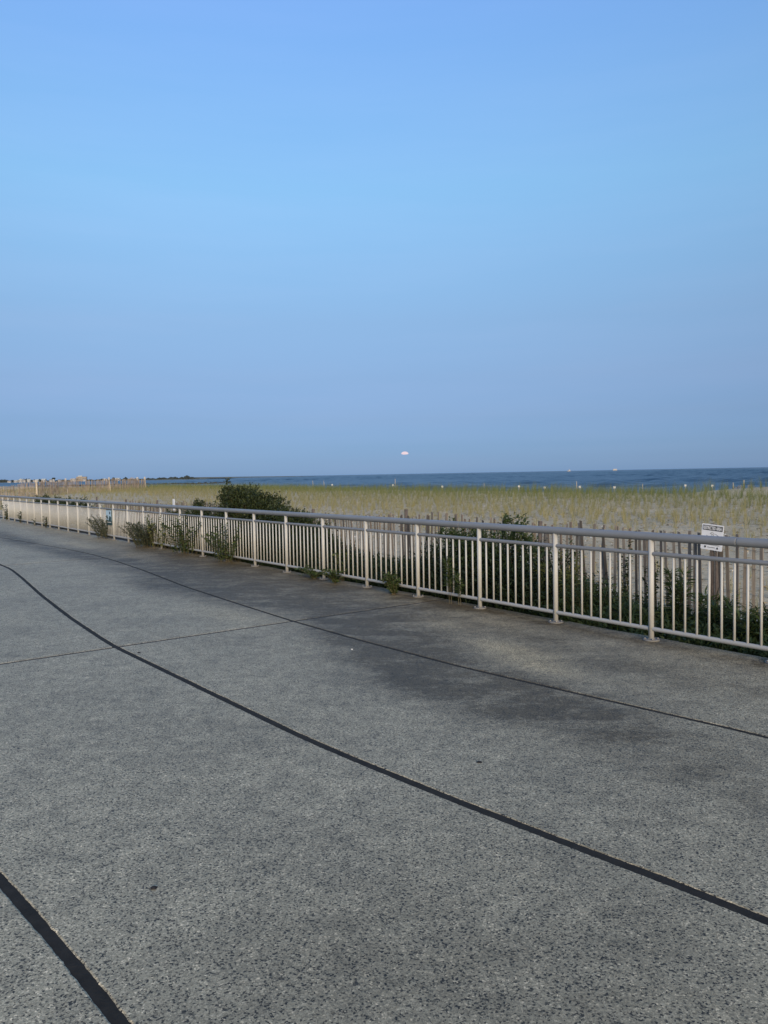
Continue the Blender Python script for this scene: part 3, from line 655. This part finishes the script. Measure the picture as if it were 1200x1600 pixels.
# weeds growing through and beside the railing
weed('climbing_weed', 'dark leafy weed climbing the railing at the left edge of the picture', 32.2, -0.06, 0.80, 0.30, 9, 'under', 0.09, 0.05, 0.05)
weed('small_weed', 'small dark weed at the railing second from the left edge', 29.4, -0.05, 0.45, 0.16, 5, 'under', 0.09, 0.05, 0.05)
weed('small_weed', 'small dark weed at the railing left of the blue notice', 25.0, -0.06, 0.50, 0.22, 6, 'under', 0.09, 0.04, 0.05)
weed('small_weed', 'tiny dark weed at a post foot between the two small far weeds', 26.8, -0.06, 0.25, 0.10, 4, 'under', 0.08, 0.04, 0.05)
weed('feathery_weed', 'grey green feathery weed leaning through the railing right of the blue notice', 17.9, -0.02, 0.78, 0.38, 36, 'grleaf', 0.07, 0.02, 0.024, per=3, lean=(0.1, -0.05), wide=0.22, upd=0.9)
weed('feathery_weed', 'bushy grey green weed sprawling from the railing onto the pavement', 14.3, -0.07, 0.66, 0.38, 54, 'grleaf', 0.07, 0.02, 0.022, per=3, lean=(0.0, -0.15), wide=0.25, upd=0.9)
weed('leafy_vine', 'yellow green leafy stems by the posts left of the low bushes', 13.4, -0.02, 0.92, 0.3, 14, 'ylleaf', 0.07, 0.035, 0.04, wide=.2)
weed('leafy_vine', 'dark leafy weed beside the sprawling grey green weed', 14.1, 0.02, 0.85, 0.25, 9, 'leaf', 0.06, 0.03, 0.04)
weed('leafy_vine', 'broad green vine climbing the railing below the low left bush', 11.9, -0.02, 0.95, 0.55, 30, 'leaf', 0.075, 0.04, 0.036, lean=(-0.3, 0), wide=0.3)
weed('leafy_vine', 'green vine spreading over the balusters below the large bush', 9.7, -0.04, 0.85, 0.55, 32, 'leaf', 0.075, 0.035, 0.036, lean=(-0.25, 0), wide=0.3)
weed('ground_weed', 'low sprawling weed under the bottom rail left of centre', 6.3, -0.10, 0.20, 0.34, 18, 'leaf', 0.07, 0.03, 0.025, lean=(0.6, -0.3), per=3)
weed('ground_weed', 'low green weed spilling onto the pavement beside the centre post', 5.6, -0.13, 0.24, 0.22, 16, 'leaf', 0.07, 0.028, 0.025, lean=(0, -0.5), per=3)
weed('ground_weed', 'round green weed clump at a post foot near the pavement joint', 4.08, -0.13, 0.32, 0.16, 26, 'leaf', 0.05, 0.026, 0.022, lean=(0, -0.25), per=3)
weed('upright_weed', 'pale green upright weed among the balusters right of the large bush', 5.75, 0.1, 0.66, 0.12, 6, 'ylleaf', 0.07, 0.035, 0.045)
weed('upright_weed', 'slender willow leaved weed in front of the dark shrub', 2.95, -0.04, 0.66, 0.05, 2, 'leaf', 0.085, 0.014, 0.016, per=3, start=0.35)
weed('upright_weed', 'second slender willow leaved weed in front of the dark shrub, slightly lower', 2.78, -0.04, 0.56, 0.06, 2, 'leaf', 0.085, 0.014, 0.016, per=3, start=0.35)
weed('upright_weed', 'yellow green upright weed cluster between middle and right posts', 1.85, 0.75, 0.80, 0.16, 16, 'ylleaf', 0.07, 0.012, 0.016, per=3, wide=0.2)
weed('upright_weed', 'dark narrow leaved weed right of the yellow green cluster', 1.30, 0.6, 0.55, 0.16, 16, 'leaf', 0.08, 0.014, 0.018, per=3, wide=0.2)
weed('lance_leaf_weed', 'tall green lance leaved plant right of the thick right hand post', 0.30, 0.92, 0.80, 0.16, 9, 'leaf', 0.14, 0.018, 0.02, per=3)
weed('lance_leaf_weed', 'dense green lance leaved plant below the restricted area sign', -0.24, 0.85, 0.52, 0.26, 15, 'leaf', 0.14, 0.02, 0.022, per=3)
weed('lance_leaf_weed', 'green lance leaved plant at the right edge of the picture', -0.75, 0.70, 0.52, 0.22, 12, 'leaf', 0.14, 0.02, 0.022, per=3)
weed('lance_leaf_weed', 'low lance leaved plant left of the thick right hand post', 0.72, 0.62, 0.36, 0.24, 14, 'leaf', 0.16, 0.02, 0.025, per=3)
weed('fence_vine', 'dark vine climbing the sand fence right of the third post from right', 1.35, 1.42, 0.95, 0.08, 6, 'under', 0.05, 0.03, 0.03)
weed('fence_vine', 'small leaved vine on the sand fence left of the thick right hand post', 0.98, 1.42, 0.85, 0.08, 6, 'under', 0.05, 0.03, 0.03)

# dense undergrowth between walk and fence
n = 9000
us = rng.uniform(-2.6, 16.5, n); ut = 0.24 + 1.15 * rng.uniform(0, 1, n) ** 0.9
us = np.where((us < 1.3) & (rng.uniform(0, 1, n) < 0.45), rng.uniform(2, 16, n), us)
hmax = np.interp(us, [-3, 0.6, 1.1, 1.8, 2.2, 4.2, 4.8, 7.0, 7.8, 8.5, 15, 17], [0.28, 0.26, 0.35, 0.55, 0.95, 0.92, 0.42, 0.44, 0.80, 1.0, 0.95, 0.6])
uh = hmax * rng.uniform(0.35, 1.0, n) * (0.75 + 0.25 * smooth(ut, 0.2, 0.6)); k = 16
u = rng.uniform(0.05, 1, (n, k)); ang = rng.uniform(0, 6.28, n)
bx = Wn(us, ut, ground_z(us, ut))
P = bx[:, None, :] + np.stack([np.cos(ang)[:, None] * u * 0.10 + rng.normal(0, .02, (n, k)), np.sin(ang)[:, None] * u * 0.10 + rng.normal(0, .02, (n, k)), u * uh[:, None]], -1)
D = rng.normal(0, 1, (n, k, 3)); D[..., 2] = np.abs(D[..., 2]) * 0.7 + 0.15
P = P.reshape(-1, 3); D = unit(D.reshape(-1, 3)); sz = rng.uniform(0.6, 1.2, n * k)
V1, F1 = leaves_np(P, D, 0.085 * sz, 0.022 * sz); t1 = np.repeat(np.clip(np.repeat(rng.normal(.30, .2, n) + 0.75 * (1 - smooth(us, 0.9, 2.0)), k) + rng.normal(0, .2, n*k), 0, 1), 4)
# long grass blades mixed in
def blades(base, h, dirx, bend, wd, seg=3):
    n = len(base); side = np.stack([-dirx[:, 1], dirx[:, 0], np.zeros(n)], -1); d3 = np.concatenate([dirx, np.zeros((n, 1))], 1)
    rows = []
    for i in range(seg + 1):
        u = i / seg; w = wd * (1 - u ** 1.5) * 0.5 + 0.0004
        p = base + d3 * (bend * u ** 2 * h)[:, None] + np.array([0, 0, 1]) * (h * (u - 0.25 * np.minimum(bend, 1.2) * u ** 2.5))[:, None]
        rows += [p - side * w[:, None], p + side * w[:, None]]
    V = np.stack(rows, 1).reshape(-1, 3); m_ = 2 * (seg + 1); k = np.arange(n)[:, None] * m_
    F = np.concatenate([k + np.array([2*i, 2*i+1, 2*i+3, 2*i+2]) for i in range(seg)])
    return V, F
n2 = 2600; gs = rng.uniform(-2.6, 14, n2); gt = rng.uniform(0.22, 1.45, n2); a = rng.uniform(0, 6.28, n2)
V2, F2 = blades(Wn(gs, gt, ground_z(gs, gt)), rng.uniform(.15, .5, n2), np.stack([np.cos(a), np.sin(a)], -1), rng.uniform(.2, 1.1, n2), rng.uniform(.006, .012, n2))
tag(mobj('undergrowth', np_mesh('undergrowth', V1, F1, t1), 'under'), 'dark green undergrowth filling the strip between railing and sand fence', 'undergrowth', kind='stuff')
tag(mobj('long_grass', np_mesh('long_grass', V2, F2, np.repeat(rng.uniform(0, .8, n2), 8)), 'leaf'), 'long green grass blades among the undergrowth behind the railing', 'grass', kind='stuff')

# beach grass on the dune: rows of tufts
Bs = []; Hs = []; ntuft = 0
rowt = 2.6; tt = []; ss = []; hs = []
while rowt < 36:
    sp = 0.62 if rowt < 14 else 0.48
    row = np.arange(-26, 105, sp); row = row + rng.normal(0, 0.11, len(row)) + random.uniform(0, .5)
    tr = rowt + rng.normal(0, 0.09, len(row)) + 0.25 * np.sin(row * 0.21)
    pz = Wn(row, tr, 0 * row)
    # stay in (or near) the view cone, thin out at random
    keep = (np.abs(pz[:, 0] / np.maximum(pz[:, 1], 1)) < 0.75) & (rng.uniform(0, 1, len(row)) < (0.72 if rowt < 13 else 0.92))
    keep &= wob(row, tr, 0.30) > (-1.8 if rowt > 10 else -0.9)
    keep &= ~((row > 13) & (row < 22) & (tr > 31) & (rng.uniform(0, 1, len(row)) < 0.5))
    ss.append(row[keep]); tt.append(tr[keep]); rowt += sp * random.uniform(0.9, 1.15)
ss = np.concatenate(ss); tt = np.concatenate(tt); nt_ = len(ss)
th = np.interp(tt, [2.5, 10, 18, 26, 31], [0.34, 0.40, 0.52, 0.66, 0.72]) * np.clip(rng.normal(0.95, 0.24, nt_), 0.4, 1.5)
k = 15
bs = np.repeat(ss, k) + rng.normal(0, 0.035, nt_*k); bt = np.repeat(tt, k) + rng.normal(0, 0.035, nt_*k); bh = np.repeat(th, k) * rng.uniform(0.5, 1.05, nt_*k)
a = rng.normal(0.4, 1.5, nt_*k)
V, F = blades(Wn(bs, bt, ground_z(bs, bt) - 0.01), bh, np.stack([np.cos(a), np.sin(a)], -1), rng.uniform(0.08, 0.75, nt_*k), rng.uniform(.005, .009, nt_*k), 2)
tint = np.clip(np.repeat(np.interp(tt, [3, 16, 23, 29], [0.76, 0.68, 0.42, 0.10]), k) + rng.normal(0, .22, nt_*k), 0, 1)
tag(mobj('beach_grass', np_mesh('beach_grass', V, F, np.repeat(tint, 6)), 'grass'), 'yellow green beach grass growing in rows on the dune sand', 'grass', kind='stuff')
print('tufts', nt_)
# dry litter and shells on the sand
n = 26000; ls = rng.uniform(-8, 45, n); lt = 1.6 + 24 * rng.uniform(0, 1, n) ** 1.2; a = rng.uniform(0, 6.28, n)
P = Wn(ls, lt, ground_z(ls, lt) + 0.006); D = unit(np.stack([np.cos(a), np.sin(a), rng.uniform(0, .35, n)], -1)); L = rng.uniform(.04, .14, n)
V, F = leaves_np(P, D, L, L * 0.22 + 0.004)
tag(mobj('dry_litter', np_mesh('dry_litter', V, F, np.repeat(rng.uniform(0, 1, n), 4)), 'straw'), 'dry straw scattered over the sand among the grass', 'litter', kind='stuff')
n = 900; ls = rng.uniform(-4, 30, n); lt = 1.6 + 22 * rng.uniform(0, 1, n) ** 1.6; a = rng.uniform(0, 6.28, n)
P = Wn(ls, lt, ground_z(ls, lt) + 0.008); D = unit(np.stack([np.cos(a), np.sin(a), rng.uniform(0.1, .7, n)], -1)); L = rng.uniform(.02, .06, n)
V, F = leaves_np(P, D, L, L * 0.8)
tag(mobj('shells', np_mesh('shells', V, F), 'shell'), 'small white shells scattered over the sand', 'shells', kind='stuff')

# ------------------------------------------------------------------ shoreline markers and stakes
CAMZ = 1.7
def at(px, py, D):      # a point at depth D metres along the view line through a photo pixel
    d = fw + cr * ((px - 600) / 1200) - cu * ((py - 800) / 1200); return Vector((0, 0, CAMZ)) + d * (D / d.y)
ordn = ['leftmost', 'second from left', 'third from left', 'fourth from left', 'fifth from left', 'sixth from left', 'seventh from left', 'eighth from left', 'rightmost']
mk = [(519, 757.5, 84, 2.6), (614, 758, 76, 3.0), (691, 760.5, 70, 3.6), (811, 760, 62, 3.6), (851, 762, 58, 3.8), (906, 761, 55, 4), (960, 761.5, 53, 4), (1071, 758.5, 50, 3.6), (1113, 759, 49, 3.8)]
for i, (px, py, D, w) in enumerate(mk):
    p = at(px, py, D); g = gzf(p.x, p.y); hw = w * 0.82 * D / 2400
    o = empty('shore_marker', (p.x, p.y, g), math.atan2(-p.x, p.y)); tag(o, 'small white square marker on the shore beyond the grass, ' + ordn[i], 'marker', 'white markers along the shore')
    top = p.z - g + hw
    mb = MB(); mb.box(-0.02, 0.02, 0.012, 0.045, -0.3, top - 0.02); mobj('stake', mb.mesh('stake'), 'stake', o)
    mb = MB(); mb.box(-hw, hw, 0, 0.01, top - 2*hw, top); mobj('plate', mb.mesh('plate'), 'dullwhite', o)
sk = [(489, 751, 88), (507, 751, 86), (617, 748, 78), (757, 755, 66), (901, 752, 56), (1004, 756, 54), (1146, 754, 47)]
ordk = ['leftmost', 'second from left', 'third from left', 'fourth from left', 'fifth from left', 'sixth from left', 'rightmost']
for i, (px, py, D) in enumerate(sk):
    p = at(px, py, D); g = gzf(p.x, p.y); mb = MB(); h = p.z - g; lx = random.gauss(0, .04)
    mb.tube([(0, 0, -0.3), (lx*.5, 0, h*.55), (lx, 0, h)], [0.03, 0.028, 0.024], 7)
    o = mobj('thin_stake', mb.mesh('thin_stake'), 'stake', None, (p.x, p.y, g))
    tag(o, 'thin pale stake standing on the shore against the water, ' + ordk[i], 'stake', 'thin stakes along the shore')
# short broken fence run on the sandy mound at the right
p = at(1164, 760, 46); o = empty('fence_fragment', (p.x, p.y, gzf(p.x, p.y)), -0.3)
tag(o, 'short run of pale fence slats on the sandy mound at far right', 'sand fence')
for k in range(13):
    mobj('slat', slats[k % 8], 'stake', o, (-0.62 + k * 0.1, 0, -0.05), (0, random.gauss(0, .05), 0), (1.2, 1, random.uniform(.3, .55)))
mb = MB(); mb.tube([(-0.05, 0.02, -0.2), (-0.06, 0.02, 0.75)], 0.03, 7); mobj('post', mb.mesh('post'), 'stake', o)

# ------------------------------------------------------------------ rock jetty, far shore, houses, ships, moon
mb = MB(); a0 = at(150, 760.3, 1); 
def sea_pt(px, py):
    d = fw + cr * ((px - 600) / 1200) - cu * ((py - 800) / 1200); return Vector((0, 0, CAMZ)) + d * ((SEA - CAMZ) / d.z)
def rocks(mb, A, B, n, size, width, o):
    for i in range(n):
        c = A.lerp(B, (i + random.random()) / n) - o; r = size * random.uniform(.6, 1.25)
        c += Vector((random.gauss(0, width), random.gauss(0, width), random.uniform(-.2, .25) * size)); rot = Matrix.Rotation(random.uniform(0, 6), 3, 'Z') @ Matrix.Rotation(random.uniform(-.4, .4), 3, 'X')
        vs = [rot @ Vector((x*r*random.uniform(.7,1.2), y*r*random.uniform(.7,1.1), z*r*random.uniform(.5,.8))) + c for x in (-1,1) for y in (-1,1) for z in (-1,1)]
        mb.add(vs, [(0,1,3,2),(4,6,7,5),(0,4,5,1),(2,3,7,6),(0,2,6,4),(1,5,7,3)])
A = sea_pt(60, 761.5); B = sea_pt(356, 756.2); o = A.copy(); mb = MB(); rocks(mb, A, B, 420, 1.0, 0.9, o)
j = empty('rock_jetty', A); tag(j, 'long dark rock jetty lying in the water at left', 'jetty'); tag(mobj('rocks', mb.mesh('rocks'), 'jetty', j), kind='stuff')

LD = 1800.0; px_m = LD / 1200
lp = [at(q, 750, LD) for q in (-60, 330)]
# far shore: low land strip and woods
def strip(name, label, q0, q1, D, hfun, mat, cat, kind, depth=60):
    mb = MB(); n = int((q1 - q0) * 2) + 1; vs = []; fs = []
    for i in range(n + 1):
        q = q0 + (q1 - q0) * i / n; p = at(q, 750, D); h = max(0.05, hfun(q))
        vs += [(p.x, p.y, SEA - 1), (p.x, p.y, SEA + h * .55), (p.x, p.y + depth * .2, SEA + h), (p.x, p.y + depth, SEA + h * .9), (p.x, p.y + depth * 1.3, SEA - 1)]
    for i in range(n):
        for k in range(4): fs.append((i*5+k, (i+1)*5+k, (i+1)*5+k+1, i*5+k+1))
    mb.add(vs, fs); o = mobj(name, mb.mesh(name), mat); tag(o, label, cat, kind=kind); return o
strip('far_shore', 'low far shore across the water', -120, 322, LD - 60, lambda q: 1.7 + 0.3*math.sin(q*.13), 'land', 'land', 'structure', 300)
strip('far_spit', 'thin dark spit of land on the horizon', 300, 486, 4200, lambda q: 6.0 * max(0, 1 - (q-300)/190.0) ** .6 + .6, 'land', 'land', 'structure', 300)
def wood_h(q):
    e = 3.2 + 1.0*math.sin(q*.33) + .8*math.sin(q*.71+1)
    for c, w, a in ((8, 14, 3.4), (40, 10, 4.0), (58, 16, 1.6), (260, 22, 1.2), (296, 9, 3.4), (282, 16, 1.6), (197, 3, 3.2), (178, 2.5, 3.0)): e += a*math.exp(-((q-c)/w)**2)
    return e * (1 - smooth(np.array(q), 296, 318)) if q > 296 else e
# woods as many small crown-shaped clumps
mb = MB()
for i in range(1500):
    q = random.uniform(-110, 316); D = LD + random.uniform(0, 60); p = at(q, 750, D); H = wood_h(q) * random.uniform(.65, 1.08); r = random.uniform(1.6, 3.2)
    vs = []
    for lv, rr in ((0, .7), (.35, 1.0), (.75, .75), (1.0, .12)):
        for k in range(6): a = k*1.047 + random.uniform(-.3, .3); x = r*rr*random.uniform(.75, 1.2); vs.append((p.x + math.cos(a)*x, p.y + math.sin(a)*x, SEA + 0.5 + (H + .6)*lv*random.uniform(.92, 1.05)))
    mb.add(vs, [(l*6+k, l*6+(k+1)%6, (l+1)*6+(k+1)%6, (l+1)*6+k) for l in range(3) for k in range(6)] + [tuple(range(18, 24))])
tag(mobj('far_woods', mb.mesh('far_woods'), 'woods'), 'dark far off woods along the opposite shore', 'woods', kind='stuff')
# one taller tree
p = at(84, 750, LD - 30); tr = empty('far_tree', (p.x, p.y, SEA)); tag(tr, 'single rounded tree standing above the far shore roofs at left', 'tree')
mb = MB(); mb.tube([(0,0,0),(0,0,6)], [.5,.3], 6); mobj('trunk', mb.mesh('trunk'), 'stem', tr)
mb = MB()
for i in range(70):
    d = Vector((random.gauss(0,1), random.gauss(0,1), random.gauss(0,1))).normalized() * random.uniform(.4, 1); c = Vector((d.x*4.0, d.y*4.0, 7.6 + d.z*2.7)); r = random.uniform(.6, 1.2)
    vs = [c + Vector(q)*r*random.uniform(.7,1.3) for q in ((1,0,0),(-1,0,0),(0,1,0),(0,-1,0),(0,0,1),(0,0,-1))]
    mb.add(vs, [(0,2,4),(2,1,4),(1,3,4),(3,0,4),(2,0,5),(1,2,5),(3,1,5),(0,3,5)])
tag(mobj('crown', mb.mesh('crown'), 'woods', tr), kind='stuff')
# houses
def house(px, wpx, ytop, label, wall='housewhite', roofm='roof', gable=True, D=LD - 90, nwin=2, flat_top=False):
    p = at(px, ytop, D); w = wpx * D / 1200; H = p.z - SEA - 0.8; d = w * 0.8
    o = empty('far_house', (p.x, p.y, SEA + 0.8), random.uniform(-.3, .3)); tag(o, label, 'house', 'houses on the far shore')
    wh = H * (0.97 if flat_top else 0.66)
    mb = MB(); mb.box(-w/2, w/2, 0, d, -1.5, wh); mobj('wall', mb.mesh('wall'), wall, o)
    mb = MB(); e = 0.4
    if flat_top: mb.box(-w/2-.3, w/2+.3, -.3, d+.3, wh, H)
    elif gable: mb.add([(-w/2-e,-e,wh),(w/2+e,-e,wh),(w/2+e,d+e,wh),(-w/2-e,d+e,wh),(-w/2-e,d/2,H),(w/2+e,d/2,H)], [(0,1,5,4),(2,3,4,5),(1,2,5),(3,0,4),(3,2,1,0)])
    else: mb.add([(-w/2-e,-e,wh),(w/2+e,-e,wh),(w/2+e,d+e,wh),(-w/2-e,d+e,wh),(0,-e,H),(0,d+e,H)], [(0,4,5,3),(1,2,5,4),(0,1,4),(2,3,5),(3,2,1,0)])
    mobj('roof', mb.mesh('roof'), roofm, o)
    for k in range(nwin):
        x = -w/2 + w*(k+.5)/nwin; mb = MB(); mb.box(x-w*.09, x+w*.09, -.06, .05, wh*.35, wh*.75); mobj('window', mb.mesh('window'), 'glass', o)
hs = [(14,5,750.8,'low pale house at the left end of the far shore','housewhite','roof',True),(24,6,750.0,'white house second in the far shore row from the left','housewhite','roofpale',True),
 (32,6,747.9,'tall white gabled house standing out in the far shore row','housewhite','roofpale',False),(38,3,748.8,'narrow white house right of the tall gabled far house','housewhite','roof',False),
 (44.5,5,748.8,'white house below the darkest far trees','housewhite','roofpale',True),(53,3,749.0,'small white far house left of the leaning fence post','housewhite','roof',False),
 (57.5,4,749.0,'white far house touching the leaning fence post','housewhite','roofpale',True),(67.5,6,748.0,'wide white far house right of the leaning fence post','housewhite','roofpale',True),
 (79,4,748.8,'small white far house left of the single far tree','housewhite','roof',True),(83.5,3,748.8,'white far house directly below the single far tree','housewhite','roofpale',False),
 (92.5,4,749.0,'small white far house right of the single far tree','housewhite','roof',True),(132,4,747.8,'white house right of the large tan far building','housewhite','roof',True),
 (163,3,747.7,'left one of two small white far houses near the fence middle','housewhite','roofpale',True),(166.5,3,747.5,'right one of two small white far houses near the fence middle','housewhite','roof',False),
 (183,7,746.6,'far house with a wide pale green roof','housegrey','roofpale',True)]
for h in hs: house(*h)
house(114, 7, 747.6, 'white far building with dark windows left of the tan building', 'housewhite', 'roof', True, LD-120, 3, True)
house(127, 15, 744.8, 'large tan far building rising above the fence', 'housetan', 'roof', True, LD-80, 4, True)
house(124, 6, 743.2, 'white roofed upper block behind the tan far building', 'housewhite', 'roofpale', True, LD-60, 2)
p = at(214.5, 745.6, LD-60); wt = empty('water_tank', (p.x, p.y, SEA+.8)); tag(wt, 'white domed tank on the far shore near the fence end', 'tank')
H = p.z - SEA - .8; mb = MB(); r = 3.4
mb.tube([(0,0,-1),(0,0,H*.55)], r*.8, 14); mobj('base', mb.mesh('base'), 'housegrey', wt)
mb = MB(); mb.tube([(0,0,H*.5)]+[(0,0,H*.5+ (H*.6)*math.sin(R(a))) for a in (10,30,50,70,88)], [r]+[r*math.cos(R(a)) for a in (10,30,50,70,88)], 16); mobj('dome', mb.mesh('dome'), 'housewhite', wt)
# ships
def ship(px, L, hgt, label, mast, D=5200, two=False):
    p = at(px, 736, D); o = empty('ship', (p.x, p.y, SEA), R(4)); tag(o, label, 'ship')
    mb = MB(); h = hgt*.4
    mb.add([(-L/2,-2,0),(L/2-3,-2,0),(L/2-3,2,0),(-L/2,2,0),(-L/2,-3,h),(L/2-4,-3,h),(L/2,0,h*1.25),(L/2-4,3,h),(-L/2,3,h)], [(3,2,1,0),(0,1,5,4),(1,6,5),(1,2,6),(2,7,6),(2,3,8,7),(3,0,4,8),(4,5,6,7,8)]); mobj('hull', mb.mesh('hull'), 'hull', o)
    mb = MB(); x0, x1 = (-L*.40, L*.36) if two else (-L*.1, L*.3); mb.box(x0, x1, -2, 2, h, hgt); mobj('cabin', mb.mesh('cabin'), 'housewhite', o)
    mb = MB(); mb.tube([(0,0,hgt*.9),(0,0,hgt*mast)], .5, 6); mobj('mast', mb.mesh('mast'), 'hull', o)
ship(889, 26, 11, 'small white fishing boat with mast on the horizon, left of two', 2.0)
ship(961, 33, 11, 'long low white vessel on the horizon, right of two', 1.2, two=True)
# moon: upper limb showing above the haze layer
D = 30000.0; p = at(632.6, 709.0, D); r = 5.6 * D / 1200
mb = MB(); rings = []
for a in (-84, -66, -48, -30, -12, 4, 20, 36, 52, 68, 84): rings.append(((0, 0, r*math.sin(R(a)) * (.62 if a > 0 else .22)), r*math.cos(R(a))))
mb.tube([q[0] for q in rings], [q[1] for q in rings], 32)
tag(mobj('moon', mb.mesh('moon'), 'moon', None, p), 'pinkish upper part of the moon low over the sea', 'moon')

# ------------------------------------------------------------------ small things on the pavement
def chip(name, label, cat, x, y, L, mat, thick=0.006):
    mb = MB(); n = 9; ring = [(math.cos(6.283*k/n)*L*random.uniform(.35,.6), math.sin(6.283*k/n)*L*random.uniform(.3,.5)) for k in range(n)]
    mb.add([(a, b, 0.0) for a, b in ring] + [(a*.6, b*.6, thick*random.uniform(.6,1.2)) for a, b in ring], [tuple(range(n-1,-1,-1)), tuple(range(n, 2*n))] + [(k, (k+1)%n, n+(k+1)%n, n+k) for k in range(n)])
    tag(mobj(name, mb.mesh(name), mat, None, (x, y, 0.001)), label, cat)
def g0(px, py):
    d = fw + cr * ((px - 600) / 1200) - cu * ((py - 800) / 1200); q = Vector((0, 0, CAMZ)) + d * (-CAMZ / d.z); return q.x, q.y
chip('leaf_scrap', 'tiny black scrap on the pavement near the lower left', 'debris', *g0(240, 1388), 0.034, 'debris')
chip('leaf_scrap', 'tiny black scrap on the pavement right of centre', 'debris', *g0(749, 1191), 0.036, 'debris')
chip('leaf_scrap', 'tiny dark scrap just below where pavement joints cross', 'debris', *g0(217, 1020), 0.04, 'debris')
chip('shell_piece', 'tiny white shell piece on the pavement near the curved joint', 'shell', *g0(550, 1015), 0.015, 'shell')
mb = MB(); st = []
for lv, rr in ((0, 1.0), (.4, 1.1), (.8, .8), (1.0, .35)):
    for k in range(9): a = k*.698; st.append((math.cos(a)*.10*rr*random.uniform(.85,1.1), math.sin(a)*.07*rr*random.uniform(.85,1.1), -.02 + .08*lv))
mb.add(st, [(l*9+k, l*9+(k+1)%9, (l+1)*9+(k+1)%9, (l+1)*9+k) for l in range(3) for k in range(9)] + [tuple(range(27, 36))])
tag(mobj('stone', mb.mesh('stone'), 'stone', None, W(-0.10, 0.24, -0.09)), 'flat grey stone behind the foot of the thick right hand post', 'stone')
